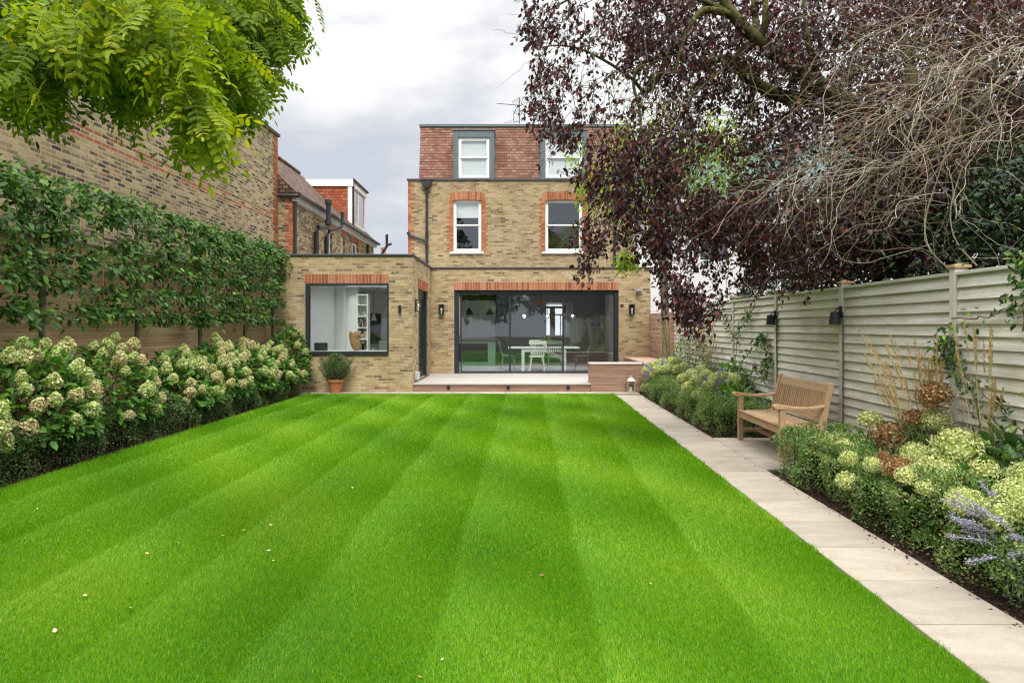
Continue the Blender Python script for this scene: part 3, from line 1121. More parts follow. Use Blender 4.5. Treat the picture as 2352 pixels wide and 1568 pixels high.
wing = thing('terraced_wing', 'lower brick wing with brown tiled roof, orange dormer and black pipes behind the garden room', 'house', (-6.6, YC + 1, 0))
WXL = -5.85
zE = 5.0
m = MB()
fw_ = [(20.85, 21.25), (22.4, 22.85), (23.9, 24.9)]
m.wall('x', WXL, WXL - 0.3, YC + 0.02, 27.6, 0, zE, [(a, b, 3.3, 4.62) for a, b in fw_])
m.wall('y', YC + 0.02, YC + 0.3, -9, WXL - 0.3, 0, zE - 0.05)
m.poly([(WXL - 0.02, YC + 0.025, zE - 0.02), (-7.9, YC + 0.025, zE + 1.9), (-9, YC + 0.025, zE + 1), (-9, YC + 0.025, zE - 0.02)], 0.5)
m.wall('y', 27.3, 27.6, -9, WXL - 0.3, 0, zE - 0.05)
m.build('wall', M['brick_flank'], wing)
m = MB()
for i in range(66):
    z = 0.1 + i * 0.0745
    if z > zE - 0.1: break
    n = 2 if i % 2 else 1
    for k in range(n):
        m.box(WXL - 0.108 * (k + 1) + 0.004, WXL - 0.108 * k - 0.002 + (0.004 if k == 0 else 0), YC + 0.012, YC + 0.08, z, z + 0.064, random.uniform(0.06, 0.9))
for a, b in fw_:
    for i in range(6):
        yy = a - 0.06 + (b - a + 0.12) * i / 6
        m.box(WXL - 0.08, WXL + 0.006, yy, yy + (b - a + 0.12) / 6 - 0.01, 4.62, 4.80, random.uniform(0.06, 0.8))
m.build('brick_quoin', M['red'], wing)
# roof pitch rising to the left
m = MB()
sl = 0.93
rx, rz = -8.05, zE + 0.03 + sl * (8.05 - 5.7)
m.prism([(-5.70, zE + 0.0), (-5.70, zE + 0.05), (rx, rz + 0.05), (-10.3, zE + 0.05), (-10.3, zE)], 'y', YC - 0.03, 27.75)
for i in range(len(m.v)):
    pass
roofw = m.build('roof', M['tile_old'], wing)
m = MB()
m.tube([(rx, YC + 1.5, rz + 0.06), (rx, 24.6, rz + 0.06)], 0.10, 8)
m.build('ridge', M['tile_old'], roofw)
# gutter and fascia
m = MB()
m.box(WXL + 0.002, WXL + 0.12, YC - 0.02, 27.7, zE - 0.16, zE - 0.005)
m.build('fascia', m_plain('grey_white_fascia', (0.42, 0.41, 0.39, 1), 0.6), wing)
m = MB()
m.tube([(WXL + 0.19, YC - 0.06, zE + 0.01), (WXL + 0.19, 27.8, zE + 0.0)], 0.062, 8)
m.tube([(WXL - 0.35, YC - 0.06, zE - 0.03), (WXL + 0.19, YC - 0.06, zE - 0.03)], 0.05, 8)
m.build('gutter', M['iron'], wing)
m = MB()
m.tube([(WXL + 0.06, YC + 0.04, zE - 0.1), (WXL + 0.06, YC + 0.04, 0)], 0.045, 10)
m.build('downpipe', M['iron'], wing)
m = MB()   # big soil pipe with cowl
ys = 19.4
m.tube([(WXL + 0.10, ys - 0.2, 0), (WXL + 0.10, ys - 0.2, 4.28), (WXL + 0.14, ys - 0.1, 4.42), (WXL + 0.30, ys + 0.15, 4.46), (WXL + 0.34, ys + 0.2, 4.6), (WXL + 0.34, ys + 0.2, 5.25)], 0.075, 12)
m.tube([(WXL + 0.34, ys + 0.2, 5.17), (WXL + 0.34, ys + 0.2, 5.30)], 0.105, 12)
m.tube([(WXL + 0.34, ys + 0.2, 4.55), (WXL + 0.34, ys + 0.2, 4.68)], 0.095, 12)
m.build('soil_pipe', M['iron'], wing, smooth=False)
m = MB()
m.tube([(WXL + 0.08, 20.35, 0), (WXL + 0.08, 20.35, 4.3), (WXL + 0.12, 20.5, 4.5), (WXL + 0.32, 21.1, 4.72), (WXL + 0.36, 21.15, 4.85), (WXL + 0.36, 21.15, 5.2)], 0.062, 12)
m.build('soil_pipe', M['iron'], wing)
m = MB()
m.tube([(WXL + 0.2, 27.65, 3), (WXL + 0.2, 27.65, 4.35), (WXL + 0.55, 27.65, 4.9), (WXL + 0.55, 27.65, 5.4)], 0.06, 8)
m.tube([(WXL + 0.55, 27.65, 4.95), (WXL + 0.75, 27.65, 5.0)], 0.06, 8)
m.tube([(WXL + 0.07, 26.2, 3), (WXL + 0.07, 26.2, 4.8)], 0.05, 8)
m.build('downpipe', M['iron'], wing)
for a, b in fw_:
    f = MB()
    for (c, d, e, g_) in ((a, a + .06, 3.3, 4.62), (b - .06, b, 3.3, 4.62), (a + .06, b - .06, 4.56, 4.62), (a + .06, b - .06, 3.3, 3.36), (a + .06, b - .06, 3.96, 4.02)):
        f.box(WXL - 0.14, WXL - 0.08, c, d, e, g_)
    w = f.build('window', M['white'], wing)
    g_ = MB()
    g_.poly([(WXL - .11, a + .05, 3.35), (WXL - .11, b - .05, 3.35), (WXL - .11, b - .05, 4.58), (WXL - .11, a + .05, 4.58)])
    g_.build('pane', M['glass'], w)
# dormer box with hung tiles
dx0, dx1, dy0, dy1, dzt = -8.0, -6.1, 24.7, 26.9, 6.8
m = MB()
m.box(dx0, dx1, dy0, dy1, 4.9, dzt)
dm = m.build('dormer', M['tile_red'], wing)
m = MB()
m.box(dx0 - 0.3, dx1 + 0.10, dy0 - 0.06, dy1 + 0.1, dzt, dzt + 0.26)
m.box(dx1 - 0.10, dx1 + 0.05, dy0 - 0.035, dy0 + 0.1, 5.2, dzt)
m.box(dx1 + 0.003, dx1 + 0.05, dy0 + 0.1, dy0 + 0.4, 5.25, dzt)
m.box(dx1 + 0.003, dx1 + 0.05, dy1 - 0.12, dy1 + 0.02, 5.25, dzt)
m.box(dx1 + 0.003, dx1 + 0.05, dy0 + 0.4, dy1 - 0.12, 5.22, 5.5)
m.box(dx1 + 0.003, dx1 + 0.045, dy0 + 0.95, dy0 + 1.1, 5.5, dzt)
m.build('dormer_trim', M['white'], dm)
m = MB()
m.tube([(dx1 + 0.09, dy0 + 0.06, dzt + 0.15), (dx1 + 0.09, dy0 + 0.06, 5.25)], 0.035, 8)
m.tube([(dx1 + 0.13, dy0 - 0.05, dzt + 0.24), (dx1 + 0.13, dy1 + 0.12, dzt + 0.24)], 0.05, 8)
m.build('dormer_gutter', M['iron'], dm)
m = MB()
m.poly([(dx1 + .02, dy0 + .4, 5.5), (dx1 + .02, dy1 - .12, 5.5), (dx1 + .02, dy1 - .12, dzt), (dx1 + .02, dy0 + .4, dzt)])
m.build('dormer_pane', M['glass'], dm)

ch = thing('distant_chimney_house', 'far house showing only a chimney with an orange pot over the flat roof', 'house', (-9.9, 50, 0))
m = MB()
cxx = PX(878, 580, 50).x
m.box(cxx - 4, cxx + 0.6, 50, 56, 0, 6.2)
m.build('wall', M['brick_flank'], ch)
m = MB()
m.box(cxx - 0.42, cxx + 0.42, 50.1, 50.9, 6.2, 6.95)
m.box(cxx - 0.5, cxx + 0.5, 50.02, 50.98, 6.95, 7.06)
c_ = m.build('chimney', M['brick_flank'], ch)
m = MB()
m.lathe([(0.2, 7.06), (0.17, 7.45), (0.23, 7.48), (0.23, 7.6), (0.15, 7.6)], (cxx, 50.5, 0), 12)
m.build('chimney_pot', M['terracotta'], c_)

# ------------------------------------------------------------------ white house on the right
wh = thing('white_house', 'white painted brick house with a grey green roof half hidden behind the trees', 'house', (8, 21.5, 0))
WY = 21.5
zg = 5.57
m = MB()
m.wall('y', WY, WY + 0.3, 4.075, 14, 0, zg, [(5.25, 6.05, 1.2, 2.62), (8.6, 9.6, 3.6, 4.9), (6.2, 7.1, 3.7, 4.9)])
m.wall('x', 14, 13.7, WY + 0.3, 29, 0, zg)
m.build('wall', M['white_brick'], wh)
m = MB()
m.add([(4.075, WY - 0.25, zg), (14.2, WY - 0.25, zg), (14.2, 25.3, zg + 3.0), (4.075, 25.3, zg + 3.0),
       (4.075, WY - 0.25, zg - .08), (14.2, WY - 0.25, zg - .08), (14.2, 25.3, zg + 2.9), (4.075, 25.3, zg + 2.9)],
      [(0, 1, 2, 3), (4, 5, 6, 7), (0, 1, 5, 4), (1, 2, 6, 5), (2, 3, 7, 6), (3, 0, 4, 7)])
m.build('roof', M['slate'], wh)
m = MB()
m.tube([(4.075, WY - 0.3, zg - 0.02), (14.2, WY - 0.3, zg - 0.02)], 0.07, 8)
m.box(4.08, 14.1, WY - 0.22, WY - 0.002, zg - 0.25, zg - 0.09)
m.build('gutter', M['white'], wh)
for (a, b, c, d) in ((5.25, 6.05, 1.2, 2.62), (8.6, 9.6, 3.6, 4.9), (6.2, 7.1, 3.7, 4.9)):
    f = MB()
    for (p, q, e, g_) in ((a, a + .06, c, d), (b - .06, b, c, d), (a + .06, b - .06, d - .06, d), (a + .06, b - .06, c, c + .06), ((a + b) / 2 - .025, (a + b) / 2 + .025, c + .06, d - .06)):
        f.box(p, q, WY + 0.05, WY + 0.11, e, g_)
    w = f.build('window', M['anthracite'], wh)
    g_ = MB()
    g_.poly([(a + .05, WY + .08, c + .05), (b - .05, WY + .08, c + .05), (b - .05, WY + .08, d - .05), (a + .05, WY + .08, d - .05)])
    g_.build('pane', M['glass'], w)
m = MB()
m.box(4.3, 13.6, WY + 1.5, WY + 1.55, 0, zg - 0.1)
m.build('inner_wall', m_plain('shaded_room', (0.2, 0.2, 0.2, 1), 0.9), wh)  # dark grey sheet stands in for the shade inside the rooms

# ------------------------------------------------------------------ ground, paving, lawn sheet
def struct(name, mb, mat, bevel=0):
    o = mb.build(name, mat, None, bevel)
    o['kind'] = 'structure'
    return o


m = MB()
m.box(-150, 150, -60, 250, -0.3, -0.03, 0.5)
struct('ground', m, M['soil'])

LX0, LX1, LY0, LY1 = -4.83, 1.93, -3.0, 14.5
m = MB(GM)
m.box(LX0, LX1, LY0, LY1, -0.02, 0.0, 0.5)
lawn_base = struct('lawn', m, m_plain('lawn_thatch', (0.035, 0.11, 0.008, 1), 0.95, 0.1, var=0.5, scale=30))

m = MB(GM)
zt = 0.012
y = 3.26 + 0.575 * 20
while y > -3:
    if y <= 14.6:
        m.box(1.935, 2.488, y - 0.567, min(y, 14.497), -0.02, zt + random.uniform(0, 0.003))
    y -= 0.575
struct('path', m, M['stone'], 0.004)
m = MB(GM)
for i in range(2):
    for j in range(4):
        a = 2.494 + i * 0.56
        c = 6.83 + j * 0.483
        m.box(a, a + 0.553, c, c + 0.477, -0.02, zt + random.uniform(0, 0.003))
struct('bench_bay_paving', m, M['stone'], 0.004)
m = MB()
x = 2.85
while x > -4.9:
    m.box(max(x - 0.594, -4.75), x, 14.503, 14.98, -0.02, zt + random.uniform(0, 0.003))
    x -= 0.6
struct('terrace_paving', m, M['stone'], 0.004)
m = MB(GM)
m.box(1.932, 2.49, -3, 14.5, -0.025, 0.002)
m.box(2.49, 3.62, 6.82, 8.77, -0.025, 0.002)
struct('paving_bed', m, m_plain('grey_joint', (0.12, 0.10, 0.075, 1), 0.9))

# bark chips and crumbs of soil on the beds
n = 9000
cy = rng.uniform(1.6, 14.4, n)
cxr = np.where(rng.random(n) < .6, rng.uniform(2.495, 2.78, n), rng.uniform(2.7, 3.5, n))
k = ~((cy > 6.75) & (cy < 8.85))
side = rng.random(n) < .25
cxr = np.where(side, rng.uniform(-5.06, -4.84, n), cxr)
spill = rng.random(n) < .035
cxr = np.where(spill, 2.49 - np.abs(rng.normal(0, .05, n)), cxr)
k = k | side
cy, cxr = cy[k], cxr[k]
P = np.stack([cxr + KG * cy, cy, np.where(cxr > 2.2, np.where(cxr < 2.49, .0165, rng.uniform(-.030, -.004, len(cy))), rng.uniform(-.030, -.004, len(cy)))], 1)
s_ = rng.uniform(.008, .032, len(cy))
o = leaves('bark_mulch', m_rnd('mulch_chip', [(0, (0.025, 0.015, 0.012, 1)), (0.5, (0.075, 0.042, 0.034, 1)), (0.85, (0.15, 0.085, 0.07, 1)), (1, (0.26, 0.18, 0.13, 1))], .95, .1),
           P, unit(rng.normal(0, 1, P.shape) * np.array([1, 1, .35])), unit(rng.normal(0, .5, P.shape) + np.array([0, 0, 1])), s_, s_ * .55, T_OVAL)
tag(o, 'crumbly brown bark mulch on the border soil', 'mulch', None, 'stuff')

# ------------------------------------------------------------------ timber deck with built-in bench box
dk = thing('timber_deck', 'pale grey timber deck with a low brown riser in front of the sliding doors', 'deck', (0, 16.5, 0))
m = MB()
y = YE + 0.002
while y < YF + 0.06:
    m.box(-2.262, 3.80, y, y + 0.139, DZ - 0.025, DZ)
    y += 0.145
m.build('deck_board', M['deck'], dk)
m = MB()
m.box(-2.272, 1.80, YE + 0.010, YE + 0.03, 0.0, 0.083)
m.box(-2.272, 1.80, YE + 0.010, YE + 0.03, 0.088, DZ - 0.026)
m.build('riser', M['hardwood'], dk)
m = MB()
m.box(-2.275, 1.81, YE - 0.016, YE - 0.0005, DZ - 0.028, DZ + 0.003)
m.build('nosing', M['cap'], dk)
for xx in (-1.46, -0.09, 1.29):
    m = MB()
    m.tube([(xx, YE + 0.012, 0.105), (xx, YE - 0.012, 0.105)], 0.042, 16)
    m.tube([(xx, YE - 0.010, 0.105), (xx, YE - 0.022, 0.105)], [0.035, 0.022], 16)
    m.build('step_light', M['black'], dk)

bx = thing('built_in_bench', 'brown hardwood bench box with a pale cap wrapping the end of the deck', 'bench', (2.6, 15.2, 0))
m = MB()
zs = [0.0, 0.165, 0.33, 0.495, 0.628]
for a, b in zip(zs, zs[1:]):
    m.box(1.81, 3.10, YE - 0.02, YE + 0.005, a + 0.003, b - 0.003)
m.box(1.83, 3.08, YE + 0.005, YE + 0.45, 0, 0.62)
m.build('front_panel', M['hardwood'], bx)
m = MB()
for a, b in zip(zs, zs[1:]):
    m.box(1.805, 1.828, YE + 0.006, YE + 0.46, a + 0.003, b - 0.003)
    m.box(3.13, 3.15, YE + 0.46, 18.2, a + 0.003, b - 0.003)
m.box(3.15, 3.80, YE + 0.46, 18.2, 0, 0.62)
m.build('side_panel', M['hardwood_y'], bx)
m = MB()
for k in range(3):
    m.box(1.79, 3.12, YE - 0.035 + k * 0.168, YE - 0.035 + k * 0.168 + 0.164, 0.630, 0.662)
m.build('seat_cap', M['cap'], bx, 0.003)
m = MB()
for k in range(4):
    m.box(3.11 + k * 0.173, 3.11 + k * 0.173 + 0.168, YE + 0.475, 18.22, 0.630, 0.661)
m.build('seat_cap', m_wood('reddish_cap', (0.40, 0.24, 0.17, 1), (0.56, 0.40, 0.31, 1), 'y', 0.6, rv=0.1), bx, 0.003)

# hardwood screen at the side of the deck
sc = thing('hardwood_screen', 'reddish brown horizontal board screen beside the deck at the end of the pale fence', 'fence', GP(3.5, 17, 0))
m = MB()
z = 0.05
while z < 1.86:
    m.bar(GP(3.62, 15.75, z + 0.058), (3.855, 18.27, z + 0.058), 0.022, 0.116)
    z += 0.121
m.build('board_panel', M['hardwood_y'], sc)
m = MB()
m.box(3.95, 4.03, 15.65, 15.74, 0, 1.9)
m.build('post', M['teak_z'], sc)

# ------------------------------------------------------------------ pale lapped fence on the right
fence = thing('lapped_board_fence', 'long pale grey green fence of overlapping horizontal boards with tan capped posts', 'fence', GP(3.58, 8, 0))
FX0, PITCH = 3.56, 1.93
ypost = [5.416 + PITCH * k for k in range(-4, 6)]
for k, yp in enumerate(ypost):
    m = MB(GM)
    m.box(FX0 - 0.035, FX0 + 0.075, yp - 0.036, yp + 0.036, -0.05, 1.985)
    o = m.build('post', M['post'], fence, 0.004)
    m = MB(GM)
    m.box(FX0 - 0.052, FX0 + 0.095, yp - 0.055, yp + 0.055, 1.985, 2.008)
    m.lathe([(0.07, 2.008), (0.0, 2.028)], (FX0 + 0.02, yp, 0), 4)
    m.build('post_cap', M['postcap'], o, 0.003)
for a, b in zip(ypost, ypost[1:] + [15.75]):
    if b - a < 0.4: continue
    m = MB(GM)
    n = 19
    for i in range(n):
        zb = 0.03 + i * 0.0995
        jig = random.uniform(-0.002, 0.003)
        m.prism([(FX0 - 0.021 + jig, zb), (FX0 - 0.004, zb - 0.003), (FX0 + 0.018, zb + 0.112), (FX0 + 0.010, zb + 0.114)], 'y', a + 0.038, b - 0.038)
    o = m.build('panel', M['fence'], fence)
    m = MB(GM)
    m.box(FX0 - 0.028, FX0 + 0.035, a + 0.038, b - 0.038, 1.925, 1.952)
    m.build('capping_rail', M['fence'], fence, 0.002)
m = MB()   # black cable clipped down a post
m.tube([GP(FX0 - 0.04, 7.275, 1.66), GP(FX0 - 0.035, 7.28, 1.2), GP(FX0 - 0.04, 7.275, 0.0)], 0.006, 5)
m.tube([GP(FX0 - 0.04, 9.2, 1.66), GP(FX0 - 0.035, 9.2, 0.9), GP(FX0 - 0.04, 9.2, 0.0)], 0.006, 5)
m.build('cable', M['black'], fence)

for yp, lab in ((5.416 + PITCH, 'black cone wall lamp on the fence post above the near end of the teak bench'),
                (5.416 + 2 * PITCH, 'black cone wall lamp on the fence post above the far end of the teak bench')):
    lp = thing('fence_lamp', lab, 'wall lamp', GP(FX0 - 0.1, yp, 1.59), 'cone lamps on the fence')
    c = GP(FX0 - 0.105, yp - 0.02, 0)
    m = MB()
    m.lathe([(0.064, 1.525), (0.046, 1.665), (0.0, 1.668)], c, 20)
    m.lathe([(0.060, 1.527), (0.043, 1.655)], c, 20)
    m.build('shade', M['black'], lp, smooth=False)
    m = MB()
    m.tube([c + Vector((0, 0, 1.66)), c + Vector((0.02, 0, 1.70)), c + Vector((0.07, 0.0, 1.70))], 0.008, 6)
    m.box(c.x + 0.055, c.x + 0.069, c.y - 0.03, c.y + 0.03, 1.60, 1.73)
    m.build('bracket', M['black'], lp)

# ------------------------------------------------------------------ slatted cedar fence on the left
sf = thing('slatted_fence', 'tall honey brown horizontal slat fence behind the pleached trees', 'fence', GP(-6.0, 10, 0))
m = MB(GM)
z = 0.02
while z < 2.6:
    for a, b in ((3.0, 6.6), (6.603, 10.2), (10.203, 13.4), (13.403, 14.95)):
        m.box(-6.02, -6.0, a, b, z, z + 0.043)
    z += 0.049
m.build('slat_panel', M['slat'], sf)
m = MB(GM)
m.box(-6.05, -5.97, 3, 14.95, 2.605, 2.632)
m.build('capping_rail', m_plain('grey_cap', (0.25, 0.23, 0.21, 1), 0.7), sf)
for yy in (3.0, 4.8, 6.6, 8.4, 10.2, 11.8, 13.4, 14.9):
    m = MB(GM)
    m.box(-6.10, -6.024, yy - 0.035, yy + 0.035, 0, 2.6)
    m.build('post', M['slat'], sf)

# ------------------------------------------------------------------ teak bench
tb = thing('garden_bench', 'teak garden bench with a curved slatted back standing against the pale fence', 'bench', GP(3.05, 7.87, 0))
B0, B1 = 7.15, 8.61
tw = M['teak_z']
for yy in (B0, B1 - 0.06):
    m = MB(GM)
    m.box(2.775, 2.838, yy, yy + 0.06, 0.012, 0.585)
    m.build('leg', tw, tb, 0.006)
    m = MB(GM)
    m.prism([(3.20, 0.012), (3.262, 0.012), (3.275, 0.40), (3.325, 0.66), (3.368, 0.86), (3.352, 0.885), (3.325, 0.885), (3.312, 0.865), (3.268, 0.67), (3.21, 0.42)], 'y', yy, yy + 0.06)
    m.build('leg', tw, tb, 0.006)
    m = MB(GM)   # arm with a scrolled front
    poly = [(2.715, 0.600), (2.705, 0.618), (2.712, 0.636), (2.735, 0.646), (2.79, 0.640), (2.95, 0.618), (3.12, 0.615), (3.268, 0.640),
            (3.262, 0.612), (3.12, 0.585), (2.95, 0.586), (2.80, 0.594), (2.745, 0.586)]
    m.prism(poly, 'y', yy - 0.008, yy + 0.068)
    m.build('armrest', M['teak'], tb, 0.006)
    m = MB(GM)
    m.box(2.84, 3.205, yy + 0.012, yy + 0.048, 0.325, 0.392)
    m.box(2.84, 3.205, yy + 0.015, yy + 0.045, 0.13, 0.175)
    m.build('side_rail', M['teak'], tb, 0.004)
m = MB(GM)
m.box(2.782, 2.815, B0 + 0.061, B1 - 0.061, 0.315, 0.388)
m.build('front_rail', M['teak'], tb, 0.004)
m = MB(GM)
m.box(3.00, 3.04, B0 + 0.05, B1 - 0.05, 0.132, 0.172)
m.build('stretcher', M['teak'], tb, 0.004)
m = MB(GM)
for k in range(8):
    a = 2.768 + k * 0.0575
    zz = 0.398 - 0.012 * math.sin(k / 7 * math.pi) + 0.004 * k / 7
    m.box(a, a + 0.050, B0 + (0.062 if k < 2 else 0.012), B1 - (0.062 if k < 2 else 0.012), zz - 0.006, zz + 0.018)
m.build('seat', M['teak'], tb, 0.004)
m = MB(GM)
m.prism([(3.300, 0.765), (3.335, 0.76), (3.368, 0.850), (3.352, 0.862), (3.333, 0.858)], 'y', B0 + 0.061, B1 - 0.061)
m.prism([(3.222, 0.455), (3.258, 0.448), (3.272, 0.505), (3.240, 0.512)], 'y', B0 + 0.061, B1 - 0.061)
br = m.build('back_rail', M['teak'], tb, 0.004)
m = MB(GM)
n = 23
for i in range(n):
    yy = B0 + 0.075 + (B1 - B0 - 0.15) * (i + 0.5) / n
    prof = [(3.250, 0.50), (3.262, 0.57), (3.282, 0.65), (3.302, 0.71), (3.318, 0.775)]
    w = 0.011
    poly = [(x - w + 0.006 * math.sin(j * 1.2), z) for j, (x, z) in enumerate(prof)] + [(x + w * 0.4 + 0.006 * math.sin(j * 1.2), z) for j, (x, z) in reversed(list(enumerate(prof)))]
    m.prism(poly, 'y', yy - 0.0135, yy + 0.0135)
m.build('back_slats', tw, tb)

# ------------------------------------------------------------------ pot, lantern, wall lights
pot = thing('terracotta_pot', 'plain terracotta flowerpot on the paving below the picture window', 'flowerpot', (-3.98, 14.72, 0.014))
m = MB()
m.lathe([(0.115, 0.014), (0.165, 0.25), (0.182, 0.252), (0.19, 0.315), (0.172, 0.318), (0.165, 0.28), (0.0, 0.27)], (-3.98, 14.72, 0), 32)
m.build('body', M['terracotta'], pot, smooth=False)
m = MB()
m.lathe([(0.163, 0.285), (0.0, 0.29)], (-3.98, 14.72, 0), 24)
m.build('soil', M['soil'], pot)

ln = thing('candle_lantern', 'square metal candle lantern with a ring handle on the paving by the bench box', 'lantern', (2.68, 14.8, 0.014))
lx, ly = 2.69, 14.80
nick = m_plain('aged_nickel', (0.42, 0.39, 0.34, 1), 0.45, 0.5, 0.4)
m = MB()
m.box(lx - .088, lx + .088, ly - .088, ly + .088, 0.015, 0.04)
for a in (-.075, .075):
    for b in (-.075, .075):
        m.box(lx + a - .009, lx + a + .009, ly + b - .009, ly + b + .009, 0.04, 0.26)
m.box(lx - .088, lx + .088, ly - .088, ly + .088, 0.26, 0.275)
m.build('frame', nick, ln, 0.002)
m = MB()
m.add([(lx - .095, ly - .095, .275), (lx + .095, ly - .095, .275), (lx + .095, ly + .095, .275), (lx - .095, ly + .095, .275),
       (lx - .04, ly - .04, .345), (lx + .04, ly - .04, .345), (lx + .04, ly + .04, .345), (lx - .04, ly + .04, .345)],
      [(0, 1, 5, 4), (1, 2, 6, 5), (2, 3, 7, 6), (3, 0, 4, 7), (4, 5, 6, 7), (3, 2, 1, 0)])
m.lathe([(0.03, .345), (0.03, .375), (0.012, .39)], (lx, ly, 0), 12)
m.build('lid', nick, ln)
m = MB()
m.tube([(lx + 0.075 * math.sin(t), ly, 0.452 - 0.075 * math.cos(t)) for t in [i * math.pi / 10 for i in range(21)]], 0.008, 6, cap=False)
m.build('ring_handle', m_plain('copper_ring', (0.36, 0.22, 0.13, 1), 0.45, 0.5, 0.5), ln)
m = MB()
for q in ([(lx - .066, ly - .078), (lx + .066, ly - .078)], [(lx - .078, ly - .066), (lx - .078, ly + .066)], [(lx + .078, ly - .066), (lx + .078, ly + .066)], [(lx - .066, ly + .078), (lx + .066, ly + .078)]):
    (a, b), (c, d) = q
    m.poly([(a, b, .04), (c, d, .04), (c, d, .26), (a, b, .26)])
m.build('glass', M['glass_low'], ln)
m = MB()
m.lathe([(0.035, 0.041), (0.035, 0.13), (0.0, 0.132)], (lx, ly, 0), 12)
m.build('candle', m_plain('cream_wax', (0.7, 0.66, 0.55, 1), 0.6), ln)


def wall_lantern(x, y, z, nrm, label, w=0.15, h=0.28):
    t = thing('wall_lantern', label, 'wall light', (x, y, z), 'black wall lanterns')
    N = Vector(nrm)
    S = Vector((0, 0, 1)).cross(N)
    T = Matrix(((S.x, N.x, 0, x), (S.y, N.y, 0, y), (S.z, N.z, 1, z), (0, 0, 0, 1)))
    m = MB()
    a = w / 2
    m.box(-a, a, 0.002, 0.02, -h / 2, h / 2, T=T)
    d = 0.13
    m.box(-a, a, 0.02, d, h / 2 - 0.018, h / 2, T=T)
    m.box(-a, a, 0.02, d, -h / 2, -h / 2 + 0.018, T=T)
    for s in (-1, 1):
        m.box(s * a - 0.007 - 0.007 * s, s * a + 0.007 - 0.007 * s, d - 0.014, d, -h / 2 + 0.018, h / 2 - 0.018, T=T)
    m.build('frame', M['black'], t, 0.002)
    m = MB()
    m.poly([T @ Vector(p) for p in ((-a + .014, d - .006, -h / 2 + .018), (a - .014, d - .006, -h / 2 + .018), (a - .014, d - .006, h / 2 - .018), (-a + .014, d - .006, h / 2 - .018))])
    m.build('glass', M['glass_low'], t)
    m = MB()
    c = T @ Vector((0, 0.07, -0.05))
    m.lathe([(0.0, -0.02), (0.02, 0.0), (0.028, 0.05), (0.022, 0.085), (0.0, 0.095)], c, 12)
    m.lathe([(0.016, -0.07), (0.016, -0.02)], c, 10)
    m.build('bulb', m_plain('clear_bulb', (0.75, 0.75, 0.72, 1), 0.2, 0.5), t)


wall_lantern(-1.97, YF, 1.98, (0, -1, 0), 'black box lantern on the brick wall just left of the sliding doors')
wall_lantern(3.35, YF, 1.98, (0, -1, 0), 'black box lantern on the brick wall right of the sliding doors, under the round floodlight')
wall_lantern(-2.28, 15.42, 2.0, (1, 0, 0), 'black box lantern on the flank wall beside the dark side door', 0.14, 0.28)
sp = thing('updown_light', 'slim black up and down light on the brick wall right of the picture window', 'wall light', (-2.57, YE, 1.9))
m = MB()
m.tube([(-2.57, YE - 0.06, 1.81), (-2.57, YE - 0.06, 1.99)], 0.032, 14)
m.build('body', M['black'], sp)
m = MB()
m.box(-2.60, -2.54, YE - 0.03, YE - 0.002, 1.86, 1.94)
m.build('bracket', M['black'], sp)
cm = thing('security_floodlight', 'small round grey security floodlight high on the brick wall right of the doors', 'floodlight', (3.52, YF, 2.49))
m = MB()
m.lathe([(0.0, -0.07), (0.05, -0.055), (0.072, 0.0), (0.05, 0.055), (0.0, 0.07)], (3.52, YF - 0.12, 2.49), 16)
m.build('head', m_plain('grey_dome', (0.18, 0.18, 0.18, 1), 0.3, 0.5), cm)
m = MB()
m.tube([(3.52, YF - 0.002, 2.49), (3.52, YF - 0.07, 2.49)], 0.04, 12)
m.tube([(3.62, YF - 0.03, 2.47), (3.56, YF - 0.10, 2.49)], 0.012, 6)
m.build('mount', M['black'], cm)
m = MB()
m.box(3.03, 3.12, YF - 0.05, YF - 0.002, 2.08, 2.12)
tag(m.build('door_sensor', M['black'], None, 0.005), 'tiny black sensor box on the brick beside the right door frame', 'sensor')
m = MB()
m.box(-2.277, -2.18, 15.33, 15.45, 0.26, 0.44)
m.tube([(-2.23, 15.39, 0.26), (-2.23, 15.39, DZ)], 0.02, 8)
tag(m.build('outdoor_socket', m_plain('pale_grey_plastic', (0.45, 0.52, 0.54, 1), 0.5, 0.4), None, 0.006), 'pale grey outdoor socket box low on the flank wall at the deck edge', 'socket')

# ------------------------------------------------------------------ inside the house
FL = 0.192
tbl = thing('dining_table', 'white dining table with square legs seen through the sliding doors', 'table', (0.93, 19.55, FL))
wht = m_plain('pale_paint', (0.66, 0.70, 0.66, 1), 0.5, 0.3, var=0.03)
m = MB()
m.box(-0.12, 1.99, 19.1, 20.0, 0.855, 0.895)
m.build('tabletop', wht, tbl, 0.005)
m = MB()
m.box(0.36, 1.5, 19.13, 19.15, 0.76, 0.855)
m.box(0.36, 1.5, 19.95, 19.97, 0.76, 0.855)
m.build('apron', wht, tbl)
for xx in (0.28, 1.50):
    for yy in (19.12, 19.90):
        m = MB()
        m.box(xx, xx + 0.085, yy, yy + 0.085, FL, 0.855)
        m.build('leg', wht, tbl, 0.004)
grn = m_plain('sage_green_paint', (0.13, 0.24, 0.17, 1), 0.5, 0.3, var=0.05)
gry = m_plain('dark_green_grey_paint', (0.08, 0.10, 0.10, 1), 0.5, 0.3, var=0.05)
CHS = 'spindle back chairs round the table'


